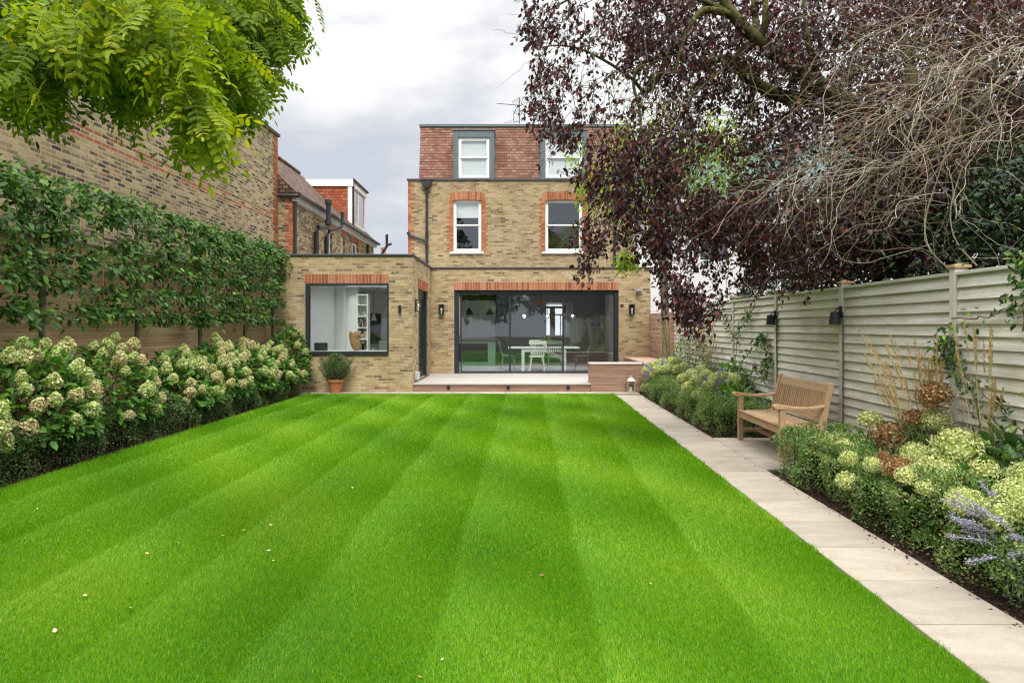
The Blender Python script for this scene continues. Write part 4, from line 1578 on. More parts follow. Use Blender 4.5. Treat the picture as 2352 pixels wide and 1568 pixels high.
def spindle_chair(mat, label, x, y, rz):
    t = thing('dining_chair', label, 'chair', (x, y, FL), CHS)
    t.rotation_euler = (0, 0, rz)
    WLOC[t.name] = Vector((0, 0, 0))      # parts in local coordinates
    m = MB()
    m.prism([(-.2, -.19), (.2, -.19), (.23, 0), (.21, .21), (-.21, .21), (-.23, 0)], 'z', .425, .46)
    m.build('seat', mat, t, 0.006)
    for a in (-1, 1):
        for b in (-1, 1):
            m = MB()
            m.tube([(a * .16, b * .15, .43), (a * .22, b * .21, 0)], [.02, .014], 8)
            m.build('leg', mat, t)
    m = MB()
    m.tube([(-.19, -.18, .2), (-.19, .18, .2)], .011, 6)
    m.tube([(.19, -.18, .2), (.19, .18, .2)], .011, 6)
    m.tube([(-.19, 0, .2), (.19, 0, .2)], .011, 6)
    m.build('stretcher', mat, t)
    m = MB()
    for k in range(7):
        u = (k - 3) / 3
        m.tube([(u * .17, -.17, .45), (u * .21, -.27, .82)], .011 if abs(u) < 1 else .016, 6)
    m.prism([(-.25, .80), (.25, .80), (.255, .90), (-.255, .90)], 'y', -.295, -.265)
    m.build('backrest', mat, t)
    return t


spindle_chair(wht, 'white spindle back chair in front of the dining table', 0.72, 19.02, 0.06)
spindle_chair(grn, 'green spindle back chair in front of the dining table, right of the white one', 1.24, 19.05, -0.05)
spindle_chair(grn, 'green chair at the left end of the dining table', -0.12, 19.5, -1.5)
spindle_chair(gry, 'dark grey chair at the right end of the dining table', 2.08, 19.45, 1.5)
spindle_chair(wht, 'white chair on the far side of the dining table', 0.8, 20.15, 3.1)
gb = m_glass('bulb_glass', 2.2, (0.85, 0.87, 0.85, 1))
for xx, wd in ((0.37, 'left'), (1.09, 'middle'), (1.86, 'right')):
    t = thing('glass_pendant', 'clear glass globe pendant over the table, ' + {'left': 'leftmost', 'middle': 'middle', 'right': 'rightmost'}[wd] + ' of three', 'pendant lamp', (xx, 20, 2.7), 'glass globe pendants')
    m = MB()
    m.lathe([(0.0, -.075), (.05, -.055), (.075, 0), (.05, .055), (.02, .075)], (xx, 20, 1.81), 16)
    m.build('globe', gb, t)
    m = MB()
    m.tube([(xx, 20, 1.88), (xx, 20, 2.72)], .006, 5)
    m.tube([(xx, 20, 1.83), (xx, 20, 1.9)], .02, 8)
    m.build('flex', M['lead'], t)
for xx, lab in ((-1.55, 'black cone pendant lamp nearer the left edge of the sliding doors'), (-0.80, 'black cone pendant lamp further from the left door frame')):
    t = thing('cone_pendant', lab, 'pendant lamp', (xx, 23.6, 2.7), 'black cone pendants')
    m = MB()
    m.lathe([(.17, 1.93), (.03, 2.16), (0, 2.17)], (xx, 23.6, 0), 18)
    m.build('shade', M['black'], t)
    m = MB()
    m.tube([(xx, 23.6, 2.16), (xx, 23.6, 2.72)], .006, 5)
    m.build('flex', M['black'], t)
    m = MB()
    m.lathe([(0, 1.93), (.04, 1.95), (.04, 2.0), (0, 2.02)], (xx, 23.6, 0), 10)
    m.build('bulb', m_emit('warm_bulb', (1.0, 0.62, 0.25, 1), 14), t)
t = thing('copper_pendant', 'glowing amber dome pendant seen beyond the dining table', 'pendant lamp', (1.02, 22.5, 2.7))
m = MB()
m.lathe([(.16, 2.27), (.12, 2.36), (.03, 2.42), (0, 2.42)], (1.02, 22.5, 0), 18)
m.build('shade', m_plain('amber_copper', (0.5, 0.2, 0.08, 1), 0.4, 0.5, 0.6), t)
m = MB()
m.lathe([(0, 2.275), (.11, 2.29), (0, 2.33)], (1.02, 22.5, 0), 12)
m.build('bulb', m_emit('amber_glow', (1.0, 0.55, 0.2, 1), 9), t)
m = MB()
m.tube([(1.02, 22.5, 2.42), (1.02, 22.5, 2.72)], .006, 5)
m.build('flex', M['black'], t)

isl = thing('kitchen_island', 'sage green kitchen island with a dark worktop at the left of the garden room', 'kitchen island', (-1.6, 22, FL))
m = MB()
m.box(-2.45, -0.55, 21.6, 22.5, FL, 1.06)
m.build('cabinet', grn, isl)
m = MB()
m.box(-2.5, -0.5, 21.55, 22.55, 1.06, 1.10)
m.build('worktop', m_plain('dark_stone_top', (0.12, 0.12, 0.12, 1), 0.3, 0.5), isl)
m = MB()
m.box(-2.2, -0.8, 21.585, 21.6, 0.35, 0.95)
m.build('niche_shade_panel', M['black'], isl)  # flat black panel paints the shaded inside of an open niche
ck = thing('wall_cupboards', 'row of white kitchen cupboards along the back of the garden room', 'cupboard', (-1.7, 24.9, FL))
m = MB()
m.box(-2.88, -0.62, 24.9, 25.5, FL, 2.5)
m.build('carcass', M['plaster'], ck)
for k in range(4):
    m = MB()
    m.box(-2.87 + k * 0.56, -2.33 + k * 0.56, 24.88, 24.9, FL + .1, 2.48)
    m.build('door', wht, ck, 0.003)
pl = thing('table_plant', 'small leafy green plant in a pot on the white dining table', 'pot plant', (1.0, 19.6, 0.895))
m = MB()
m.lathe([(.05, .896), (.065, 1.0), (0, 1.0)], (1.0, 19.6, 0), 14)
m.build('pot', wht, pl)
T_ = rand_dirs(90)
T_[:, 2] = np.abs(T_[:, 2]) + 0.2
leaves('foliage', m_leaf('room_plant_leaf', [(0, (0.06, 0.16, 0.03, 1)), (1, (0.14, 0.3, 0.07, 1))]), np.array([1.0, 19.6, 1.0]) + T_ * rng.random((90, 1)) * 0.16, T_, rand_dirs(90), 0.09, 0.045, T_OVAL, None, pl)

# left room: shelves, picture, carved vase on the sill
sh = thing('white_bookcase', 'tall white bookcase with open shelves seen through the picture window', 'bookcase', (-3.5, 19.5, FL))
m = MB()
xa, xb, ya, yb = -4.76, -4.42, 20.0, 20.35
m.box(xa, xa + .03, ya, yb, FL, 2.5)
m.box(xb - .03, xb, ya, yb, FL, 2.5)
m.box(xa + .03, xb - .03, yb - .02, yb, FL, 2.5)
for z in (.3, .75, 1.1, 1.45, 1.8, 2.15, 2.46):
    m.box(xa + .03, xb - .03, ya, yb - .02, z, z + .03)
m.build('frame', M['plaster'], sh)
m = MB()
for i in range(16):
    zb = random.choice((.78, 1.13, 1.48, 1.83))
    xx = random.uniform(xa + .04, xb - .13)
    m.box(xx, xx + random.uniform(.03, .09), ya + .06, ya + .26, zb, zb + random.uniform(.12, .24))
m.build('books', m_rnd('book_spines', [(0, (0.5, 0.42, 0.3, 1)), (0.4, (0.2, 0.22, 0.25, 1)), (0.7, (0.6, 0.58, 0.5, 1)), (1, (0.35, 0.2, 0.14, 1))], 0.7), sh)
m = MB()
m.box(-5.39, -5.10, 19.9, 20.4, FL, 2.72)
m.box(-5.10, -4.77, 20.15, 20.4, FL, 2.72)
tag(m.build('chimney_breast', M['plaster'], house), None)
pc = thing('framed_picture', 'tall dark framed picture on the white wall of the left room', 'picture', (-4.7, 22.57, 1.4))
m = MB()
for a, b, c, d in ((-4.98, -4.93, .85, 2.0), (-4.53, -4.48, .85, 2.0), (-4.93, -4.53, .85, .9), (-4.93, -4.53, 1.95, 2.0)):
    m.box(a, b, 22.56, 22.595, c, d)
m.build('frame', M['plaster'], pc)
m = MB()
m.box(-4.93, -4.53, 22.575, 22.59, .9, 1.95)
m.build('canvas', m_plain('dark_canvas', (0.06, 0.065, 0.06, 1), 0.5, 0.3, var=0.5, scale=5), pc)
vs = thing('carved_wooden_vase', 'tan carved wooden vase on the sill inside the picture window', 'vase', (-3.72, 15.5, 0.94))
m = MB()
m.lathe([(.05, .94), (.10, 1.0), (.13, 1.1), (.12, 1.2), (.14, 1.3), (.10, 1.28), (.0, 1.1)], (-3.72, 15.5, 0), 14)
for i in range(len(m.v)):
    x, y_, z = m.v[i]
    a = math.atan2(y_ - 15.5, x + 3.72)
    if z > 1.25:
        z += 0.10 * max(0, math.cos(a * 1.5 - 2.4))
    m.v[i] = (x + 0.02 * math.sin(z * 14), y_, z)
m.build('body', m_plain('tan_wood', (0.36, 0.22, 0.10, 1), 0.7, 0.2, var=0.3), vs)
m = MB()
m.box(-4.74, -2.8, YE + 0.35, YE + 0.75, 0.90, 0.93)
sl_ = m.build('window_seat', M['plaster'], house)
m = MB()
m.box(-4.68, -4.4, YE + 0.45, YE + 0.6, 0.93, 1.12)
tag(m.build('speaker_box', M['black'], None, 0.01), 'small dark box on the sill in the lower left corner of the picture window', 'speaker')

for xx, lab in ((-4.62, 'small white cone lamp in front of the dark framed picture'), (-4.05, 'small white cone lamp near the right edge of the picture window')):
    t = thing('cone_lamp', lab, 'pendant lamp', (xx, 21.8, 2.7), 'small white lamps in the left room')
    m = MB()
    m.lathe([(.10, 1.70), (.04, 1.92), (0, 1.93)], (xx, 21.8, 0), 16)
    m.build('shade', M['plaster'], t)
    m = MB()
    m.tube([(xx, 21.8, 1.92), (xx, 21.8, 2.72)], .006, 5)
    m.build('flex', M['lead'], t)
t = thing('grey_armchair', 'low grey armchair under the dark picture in the left room', 'armchair', (-4.0, 20.6, FL))
cloth = m_plain('grey_cloth', (0.22, 0.23, 0.23, 1), 0.9, 0.1)
m = MB()
m.box(-4.3, -3.6, 20.4, 21.0, FL + .12, .62)
m.build('seat', cloth, t, .04)
m = MB()
m.box(-4.3, -3.6, 21.0, 21.15, FL + .12, 1.05)
m.build('backrest', cloth, t, .04)
for s_ in (-4.42, -3.6):
    m = MB()
    m.box(s_, s_ + .12, 20.4, 21.1, FL + .1, .82)
    m.build('arm', cloth, t, .04)

# ------------------------------------------------------------------ leaf materials
L_ = {}
L_['hornbeam'] = m_leaf('pleached_leaf', [(0, (0.022, 0.065, 0.012, 1)), (0.5, (0.062, 0.15, 0.024, 1)), (0.85, (0.12, 0.25, 0.03, 1)), (1, (0.22, 0.38, 0.04, 1))], 0.25, 0.45, 0.3)
L_['hydr'] = m_leaf('hydrangea_leaf', [(0, (0.045, 0.125, 0.02, 1)), (0.6, (0.095, 0.235, 0.035, 1)), (1, (0.19, 0.37, 0.06, 1))], 0.35, 0.5, 0.3)
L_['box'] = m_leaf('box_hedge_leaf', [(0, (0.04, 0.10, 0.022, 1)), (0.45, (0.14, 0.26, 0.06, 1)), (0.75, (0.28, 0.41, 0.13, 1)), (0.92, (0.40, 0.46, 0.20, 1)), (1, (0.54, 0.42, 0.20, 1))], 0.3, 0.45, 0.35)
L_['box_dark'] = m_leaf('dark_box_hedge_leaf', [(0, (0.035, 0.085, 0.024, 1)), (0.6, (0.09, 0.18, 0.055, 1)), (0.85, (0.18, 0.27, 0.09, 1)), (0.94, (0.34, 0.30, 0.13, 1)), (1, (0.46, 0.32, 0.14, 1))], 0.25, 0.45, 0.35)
L_['robinia'] = m_leaf('golden_robinia_leaf', [(0, (0.045, 0.11, 0.003, 1)), (0.4, (0.14, 0.235, 0.004, 1)), (0.8, (0.30, 0.385, 0.006, 1)), (1, (0.48, 0.44, 0.012, 1))], 0.45, 0.55, 0.2)
L_['purple'] = m_leaf('purple_plum_leaf', [(0, (0.024, 0.010, 0.013, 1)), (0.45, (0.06, 0.020, 0.026, 1)), (0.70, (0.17, 0.030, 0.026, 1)), (0.84, (0.20, 0.14, 0.165, 1)), (1, (0.31, 0.265, 0.32, 1))], 0.36, 0.38, 0.5)  # lilac grey stops paint leaf sheen, the red stop paints backlight
L_['lime'] = m_leaf('lime_green_leaf', [(0, (0.10, 0.19, 0.015, 1)), (0.6, (0.22, 0.36, 0.03, 1)), (1, (0.42, 0.50, 0.06, 1))], 0.5, 0.5, 0.25)
L_['ever'] = m_leaf('dark_evergreen_leaf', [(0, (0.006, 0.014, 0.007, 1)), (0.6, (0.016, 0.036, 0.013, 1)), (0.93, (0.045, 0.10, 0.025, 1)), (1, (0.09, 0.17, 0.035, 1))], 0.12, 0.45, 0.35)
L_['rose'] = m_leaf('rosemary_leaf', [(0, (0.05, 0.11, 0.035, 1)), (0.7, (0.13, 0.23, 0.08, 1)), (1, (0.24, 0.36, 0.13, 1))], 0.2, 0.6, 0.3)
L_['grassy'] = m_leaf('border_grass_leaf', [(0, (0.05, 0.10, 0.025, 1)), (0.7, (0.12, 0.20, 0.05, 1)), (1, (0.30, 0.30, 0.12, 1))], 0.3, 0.5, 0.3)
L_['plume'] = m_leaf('straw_plume', [(0, (0.36, 0.24, 0.09, 1)), (0.6, (0.52, 0.37, 0.16, 1)), (1, (0.62, 0.48, 0.25, 1))], 0.3, 0.8, 0.1)
L_['violet'] = m_leaf('violet_floret', [(0, (0.24, 0.20, 0.42, 1)), (0.6, (0.40, 0.35, 0.60, 1)), (1, (0.56, 0.51, 0.74, 1))], 0.3, 0.7, 0.1)
L_['silver'] = m_leaf('silver_leaf', [(0, (0.16, 0.21, 0.15, 1)), (1, (0.38, 0.44, 0.36, 1))], 0.25, 0.7, 0.2)
L_['jasmine'] = m_leaf('climber_leaf', [(0, (0.03, 0.075, 0.025, 1)), (0.6, (0.075, 0.16, 0.045, 1)), (0.9, (0.18, 0.32, 0.06, 1)), (1, (0.36, 0.50, 0.07, 1))], 0.3, 0.4, 0.4)


def m_floret(name, stops, blush, amount):
    t = NT(name)
    col = t.ramp(t.attr(), stops)
    oi = t.n('ShaderNodeObjectInfo').outputs['Random']
    k = t.math('MULTIPLY', t.ramp(oi, [(0.25, (0, 0, 0, 1)), (0.9, (1, 1, 1, 1))]), amount)
    n = t.ramp(t.noise(14, 3, 0.6, t.coord()), [(0.42, (0, 0, 0, 1)), (0.62, (1, 1, 1, 1))])
    col = t.mix(t.math('MULTIPLY', k, t.math('ADD', t.math('MULTIPLY', n, 0.75), 0.25)), col, blush)
    t.set(t.b, 'Base Color', col)
    t.set(t.b, 'Roughness', 0.7)
    t.set(t.b, 'Specular IOR Level', 0.2)
    tr = t.n('ShaderNodeBsdfTranslucent')
    t.t.links.new(col, tr.inputs[0])
    ms = t.n('ShaderNodeMixShader', {0: 0.3})
    t.t.links.new(t.b.outputs[0], ms.inputs[1])
    t.t.links.new(tr.outputs[0], ms.inputs[2])
    t.t.links.new(ms.outputs[0], t.out.inputs[0])
    return t.m


FL_PINK = m_floret('lime_and_pink_floret', [(0, (0.22, 0.33, 0.06, 1)), (0.3, (0.46, 0.56, 0.17, 1)), (0.7, (0.64, 0.69, 0.31, 1)), (1, (0.80, 0.79, 0.54, 1))], (0.70, 0.43, 0.32, 1), 0.75)
FL_LIME = m_floret('pale_lime_floret', [(0, (0.24, 0.34, 0.06, 1)), (0.3, (0.52, 0.58, 0.17, 1)), (0.7, (0.68, 0.71, 0.30, 1)), (1, (0.80, 0.80, 0.52, 1))], (0.60, 0.56, 0.30, 1), 0.3)
FL_BROWN = m_floret('faded_brown_floret', [(0, (0.17, 0.075, 0.03, 1)), (0.5, (0.34, 0.17, 0.07, 1)), (0.8, (0.45, 0.30, 0.14, 1)), (1, (0.50, 0.44, 0.20, 1))], (0.4, 0.2, 0.08, 1), 0.3)

# ------------------------------------------------------------------ grass
def make_grass():
    Ps, Hs, Ws = [], [], []
    for (a, b, dens, h, w) in ((0.8, 1.9, 16000, 0.017, 0.0040), (1.9, 4.2, 32000, 0.017, 0.0028), (4.2, 7.0, 18000, 0.018, 0.0044), (7.0, 10.5, 9000, 0.021, 0.008), (10.5, 14.52, 4600, 0.022, 0.012)):
        x0, x1 = LX0 - 0.02, LX1 + 0.012
        n = int((x1 - x0) * (b - a) * dens)
        X = rng.uniform(x0, x1, n)
        Y = rng.uniform(a, b, n)
        # only what the frame can see, with a margin
        px = 1176 + 1500 * (X + KG * Y) / Y
        k = (px > -1500) & (px < 3400)
        k &= X < LX1 - 0.004 + 0.010 * np.sin(Y * 9.0) + 0.008 * np.sin(Y * 23.0 + 1)
        X, Y = X[k], Y[k]
        Ps.append(np.stack([X, Y], 1))
        edge = (X > LX1 - 0.035) | (X < LX0 + 0.03)
        Hs.append(rng.uniform(0.65, 1.25, len(X)) * h * np.where(edge, rng.uniform(1.0, 2.1, len(X)), 1.0))
        Ws.append(np.full(len(X), w) * rng.uniform(0.7, 1.2, len(X)))
    P = np.concatenate(Ps)
    H = np.concatenate(Hs)
    W = np.concatenate(Ws)
    X, Y = P[:, 0], P[:, 1]
    wob = 0.010 * np.sin(Y * 1.3) + 0.008 * np.sin(Y * 3.1 + X)
    ph = np.mod((X + 0.48 + wob) / 0.79, 1.0)
    s = np.where(ph < 0.04, 0.05, 0.58 - ph * 0.80)     # nap: away from the viewer, then towards
    # patchy nap
    s = s * (0.8 + 0.2 * np.sin(X * 4.1 + np.sin(Y * 2.2) * 2)) + 0.10 * np.sin(Y * 2.9 + 2 * np.sin(X * 2.3)) + rng.normal(0, 0.30, len(X))
    D = np.stack([rng.normal(0, 0.35, len(X)), s * 0.95, np.full(len(X), 0.8)], 1)
    D = unit(D)
    pos = np.stack([X + KG * Y, Y, np.full(len(X), 0.0)], 1)
    N = np.stack([rng.normal(0, 0.5, len(X)), -np.ones(len(X)), np.zeros(len(X)) + 0.01], 1)
    # blade as triangle, width across the view
    patch = 0.5 + 0.18 * np.sin(X * 1.7 + 1.3 * np.sin(Y * 0.9)) + 0.12 * np.sin(Y * 2.7 + X * 3.3)
    rnd = np.clip(rng.normal(0.5, 0.24, len(X)) + (patch - 0.5) * 0.75, 0, 1)
    o = leaves('grass', M['grass'], pos, D, N, H * 1.25, W, T_BLADE, rnd)
    tag(o, 'short bright green striped lawn grass between the borders', 'grass', None, 'stuff')


M['grass'] = m_leaf('lawn_blade', [(0, (0.045, 0.15, 0.002, 1)), (0.45, (0.13, 0.335, 0.003, 1)), (0.85, (0.22, 0.45, 0.008, 1)), (1, (0.44, 0.52, 0.08, 1))], 0.38, 0.5, 0.28)
make_grass()

# loose leaves and clippings
leafm = m_rnd('dry_fallen_leaf', [(0, (0.14, 0.05, 0.03, 1)), (0.4, (0.42, 0.28, 0.08, 1)), (0.7, (0.58, 0.48, 0.20, 1)), (1, (0.68, 0.62, 0.45, 1))], 0.7)


def curled_leaf(size, r):
    m = MB()
    n = 4
    pts = []
    for i in range(n + 1):
        u = i / n
        w = 0.30 * math.sin(math.pi * min(0.97, max(0.05, u))) * size
        z = 0.28 * size * (u - 0.5) ** 2 * 2
        pts.append(((u - .5) * size, w, z + 0.25 * w, (u - .5) * size, 0, z, (u - .5) * size, -w, z + 0.25 * w))
    vs = []
    for p in pts:
        vs += [p[0:3], p[3:6], p[6:9]]
    fs = []
    for i in range(n):
        b = i * 3
        fs += [(b, b + 1, b + 4, b + 3), (b + 1, b + 2, b + 5, b + 4)]
    m.add(vs, fs, r)
    return m


FALL = [  # photograph position (2352 wide), size, tint, words
    (67, 1195, .055, .95, 'pale cream fallen leaf'), (86, 1166, .04, .8, 'small tan fallen leaf'), (203, 1216, .04, .45, 'orange brown fallen leaf'),
    (126, 1445, .06, .85, 'pale yellow fallen leaf'), (195, 1365, .07, .6, 'long yellow fallen leaf'), (302, 1392, .055, .8, 'cream fallen leaf near the bottom left'),
    (338, 1268, .05, .65, 'tan fallen leaf'), (405, 1245, .08, .75, 'curled pale stalked leaf'), (512, 1227, .05, .55, 'amber fallen leaf'),
    (560, 1215, .05, .5, 'golden fallen leaf'), (622, 1203, .05, .9, 'whitish fallen leaf'), (618, 1261, .05, .95, 'white curled leaf'),
    (627, 1285, .045, .6, 'tiny golden leaf'), (535, 1100, .05, .5, 'bright yellow leaf'), (350, 1110, .05, .75, 'cream leaf'),
    (236, 1153, .04, .5, 'tan leaf by the left hedge'), (641, 1065, .05, .2, 'dark fallen leaf'), (800, 1082, .045, .95, 'white fallen scrap'),
    (810, 1118, .045, .9, 'pale fallen scrap'), (1350, 1006, .06, .1, 'reddish brown fallen leaf'), (1338, 1003, .05, .9, 'pale fallen leaf beside a red one'),
    (1382, 1070, .06, .12, 'brown curled fallen leaf'), (1532, 998, .06, .1, 'rust fallen leaf at the lawn edge'), (1490, 977, .05, .1, 'small rust fallen leaf'),
    (1245, 1318, .06, .1, 'dark plum fallen leaf'), (1495, 1337, .045, .5, 'amber scrap of leaf'), (1016, 1510, .035, .9, 'cream scrap of leaf low in the picture'), (965, 1550, .04, .25, 'reddish leaf at the bottom edge'),
    (1862, 1250, .06, .1, 'dark leaf near the path edge'), (1555, 1024, .05, .12, 'brown leaf on the pale path'), (1607, 890, .05, .1, 'dark leaf beside the far hedge'),
]
for px, py, sz, r, lab in FALL:
    Y = 1.47 * F / (py - HY)
    X = (px - CX) / F * Y
    m = curled_leaf(sz * .55, r)
    o = m.build('fallen_leaf', leafm)
    o.location = (X, Y, 0.024)
    o.rotation_euler = (random.uniform(-.3, .3), random.uniform(-.3, .3), random.uniform(0, 6.28))
    where = ' on the path' if (X - KG * Y) > 1.93 and 'path' not in lab else (' on the striped lawn' if 'path' not in lab else '')
    tag(o, lab + where, 'leaf', 'fallen leaves')

# ------------------------------------------------------------------ clipped box hedges
def hedge(name, label, boxes, n, leaf, mat, loc, lumps=0.05):
    """boxes: (x0,x1,y0,y1,z0,z1) in garden coordinates; leaves sit through the outer shell."""
    t = thing(name, label, 'hedge', loc, 'clipped box hedges')
    Pl, Nl = [], []
    m = MB(GM)
    area = [2 * ((b[1] - b[0]) * (b[3] - b[2]) + (b[1] - b[0] + b[3] - b[2]) * (b[5] - b[4])) for b in boxes]
    for b, ar in zip(boxes, area):
        k = int(n * ar / sum(area))
        lo, hi = np.array([b[0], b[2], b[4]]), np.array([b[1], b[3], b[5]])
        c, hf = (lo + hi) / 2, (hi - lo) / 2
        u = rng.uniform(-1, 1, (k, 3))
        # choose a face by area and push out to it (no bottom)
        ax = rng.choice(5, k, p=np.array([hf[1] * hf[2], hf[1] * hf[2], hf[0] * hf[2], hf[0] * hf[2], 1.25 * hf[0] * hf[1]]) / (2 * hf[1] * hf[2] + 2 * hf[0] * hf[2] + 1.25 * hf[0] * hf[1]))
        nn = np.zeros((k, 3))
        for a, (d, s) in enumerate(((0, 1), (0, -1), (1, 1), (1, -1), (2, 1))):
            q = ax == a
            u[q, d] = s
            nn[q, d] = s
        p = c + u * hf
        # rounded shoulders, lumps and thin lower skirts
        lump = lumps * (np.sin(p[:, 1] * 5.3 + p[:, 2] * 6) + np.sin(p[:, 1] * 11.7 + p[:, 0] * 9 + 1.3) * 0.7 + np.sin(p[:, 2] * 17 + p[:, 1] * 3.1) * 0.5)
        depth = np.abs(rng.normal(0, 0.04, k)) - 0.02
        # round the shoulders
        el = np.clip((np.abs(u[:, 0]) - 0.55) / 0.45, 0, 1) * np.clip((u[:, 2] - 0.35) / 0.65, 0, 1)
        p[:, 2] -= el ** 2 * 0.07
        p[:, 0] -= np.sign(u[:, 0]) * el ** 2 * 0.05
        p = p + nn * (lump - depth)[:, None] + rng.normal(0, 0.008, (k, 3))
        low = (p[:, 2] < b[4] + 0.15 + 0.06 * np.sin(p[:, 1] * 7.7 + p[:, 0] * 3)) & (rng.random(k) < (0.25 if 'left' in label else 0.4))
        Pl.append(p[~low])
        Nl.append(nn[~low])
        e = 0.075
        m.box(b[0] + 0.14, b[1] - 0.14, b[2] + .1, b[3] - .1, b[4] + 0.14, b[5] - 0.17, random.random())  # solid dark box filling the depth behind the leaves
    P, N = np.concatenate(Pl), np.concatenate(Nl)
    D = unit(N * 0.6 + rng.normal(0, 0.6, P.shape) + np.array([0, 0, 0.35]))
    NN = unit(N + rng.normal(0, 0.6, P.shape))
    pw = P.copy()
    pw[:, 0] += KG * P[:, 1]
    patch = 0.5 + 0.5 * np.sin(P[:, 1] * 4.7 + np.sin(P[:, 2] * 9) * 1.5)
    rnd = np.clip(rng.beta(1.5, 1.6, len(P)) + (patch - 0.5) * 0.18 + np.where(rng.random(len(P)) < 0.06, 0.4, 0), 0, 1)
    sz = leaf * rng.uniform(0.7, 1.3, len(P))
    leaves('foliage', mat, pw, D, NN, sz, sz * 0.58, T_OVAL, rnd, t)
    m.build('dark_core', m_plain(name + '_inner', (0.02, 0.03, 0.013, 1), 0.95, 0.05, var=0.6, scale=30), t)
    # little stems at the foot
    pt = []
    for b in boxes:
        for _ in range(int((b[3] - b[2] + b[1] - b[0]) * 10)):
            x, y = rng.uniform(b[0] + .06, b[1] - .06), rng.uniform(b[2] + .05, b[3] - .05)
            q = GP(x, y, -0.03)
            pt.append(([q, q + Vector((rng.normal(0, .02), rng.normal(0, .02), .12)), q + Vector((rng.normal(0, .05), rng.normal(0, .05), .25))], [.008, .006, .004]))
    tubes('stems', M['bark'], pt, 4, t)
    return t


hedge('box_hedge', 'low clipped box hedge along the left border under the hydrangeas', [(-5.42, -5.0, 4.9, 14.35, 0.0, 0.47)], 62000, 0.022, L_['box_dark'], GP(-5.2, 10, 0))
hedge('box_hedge', 'low clipped box hedge along the path in the near right border', [(2.60, 3.04, 1.7, 6.80, 0.0, 0.44), (3.04, 3.30, 6.36, 6.80, 0.0, 0.42)], 62000, 0.020, L_['box'], GP(2.87, 4.5, 0))
hedge('box_hedge', 'low clipped box hedge along the path beyond the teak bench', [(2.58, 2.98, 8.90, 14.2, 0.0, 0.45), (2.98, 3.48, 8.90, 9.3, 0.0, 0.43)], 42000, 0.022, L_['box'], GP(2.8, 11.5, 0))

# ------------------------------------------------------------------ hydrangea flower heads
def head_mesh(name, mat, kind, nfl, size, ff=None):
    """One flower head: many four-petalled florets over a cone or ball. Built at the origin, pointing up."""
    k = nfl
    u = (np.arange(k) + 0.5) / k
    g = np.pi * (1 + 5 ** 0.5) * np.arange(k)
    if kind == 'cone':
        z = 1 - 1.75 * u
        rr = np.sqrt(np.clip(1 - z ** 2, 0, 1)) * np.where(z > 0, 1 - 0.35 * z, 1.0)
        P = np.stack([rr * np.cos(g) * 0.62, rr * np.sin(g) * 0.62, z * 0.78], 1)
    else:
        z = 1 - 1.7 * u
        rr = np.sqrt(np.clip(1 - z ** 2, 0, 1))
        P = np.stack([rr * np.cos(g), rr * np.sin(g), z * 0.72], 1)
    P = P * (1 + rng.normal(-0.02, 0.10, (k, 1))) + rng.normal(0, 0.03, (k, 3))
    N = unit(P + rng.normal(0, 0.45, P.shape))
    P *= size / 2
    fl = size * (ff or (0.067 if kind == 'cone' else 0.058))
    T1 = unit(np.cross(N, rng.normal(size=P.shape)))
    T2 = np.cross(N, T1)
    Ps, Ds, Ns, rr_ = [], [], [], []
    base = rng.random(k)
    for a in range(4):
        c, s = math.cos(a * math.pi / 2), math.sin(a * math.pi / 2)
        d = unit(T1 * c + T2 * s + N * 0.35)
        Ps.append(P)
        Ds.append(d)
        Ns.append(N)
        rr_.append(np.clip(base + rng.normal(0, 0.08, k), 0, 1))
    Pa, Da, Na, ra = map(np.concatenate, (Ps, Ds, Ns, rr_))
    V, Fs, r = leaf_arrays(Pa, Da, Na, fl * rng.uniform(0.8, 1.2, len(Pa)), fl * 0.95, T_DIAM, ra)
    # dark inner ball closes the head and paints the shaded gaps between florets
    n1, n2 = 6, 9
    vs, fs = [], []
    for i in range(n1 + 1):
        th = math.pi * i / n1
        for j in range(n2):
            p = 2 * math.pi * j / n2
            sx = 0.42 if kind == 'cone' else 0.72
            vs.append((size / 2 * sx * math.sin(th) * math.cos(p), size / 2 * sx * math.sin(th) * math.sin(p), size / 2 * 0.5 * math.cos(th)))
    for i in range(n1):
        for j in range(n2):
            fs.append((i * n2 + j, i * n2 + (j + 1) % n2, (i + 1) * n2 + (j + 1) % n2, (i + 1) * n2 + j))
    V2 = np.concatenate([V, np.array(vs)])
    me_o = np_mesh(name, V2, [(Fs, r), (np.array(fs) + len(V), np.full(len(fs), 0.05))], mat)
    me = me_o.data
    bpy.data.objects.remove(me_o)
    return me


CONES = [head_mesh('flower_head', FL_PINK, 'cone', 290, 0.2) for _ in range(4)]
BALLS = [head_mesh('flower_head', FL_LIME, 'ball', 420, 0.2) for _ in range(3)]
BIGS = [head_mesh('flower_head', FL_LIME, 'ball', 950, 0.2, 0.038) for _ in range(2)]
BROWNS = [head_mesh('flower_head', FL_BROWN, 'ball', 360, 0.2) for _ in range(2)]


def put_head(me, parent, p, up, s):
    o = bpy.data.objects.new('flower_head', me)
    COL.objects.link(o)
    o.parent = parent
    o.location = Vector(p) - WLOC[parent.name]
    q = Vector(up).normalized().to_track_quat('Z', 'Y') @ Quaternion((0, 0, 1), random.uniform(0, 6.28))
    o.rotation_euler = q.to_euler()
    o.scale = (s, s, s * random.uniform(0.9, 1.12))
    return o


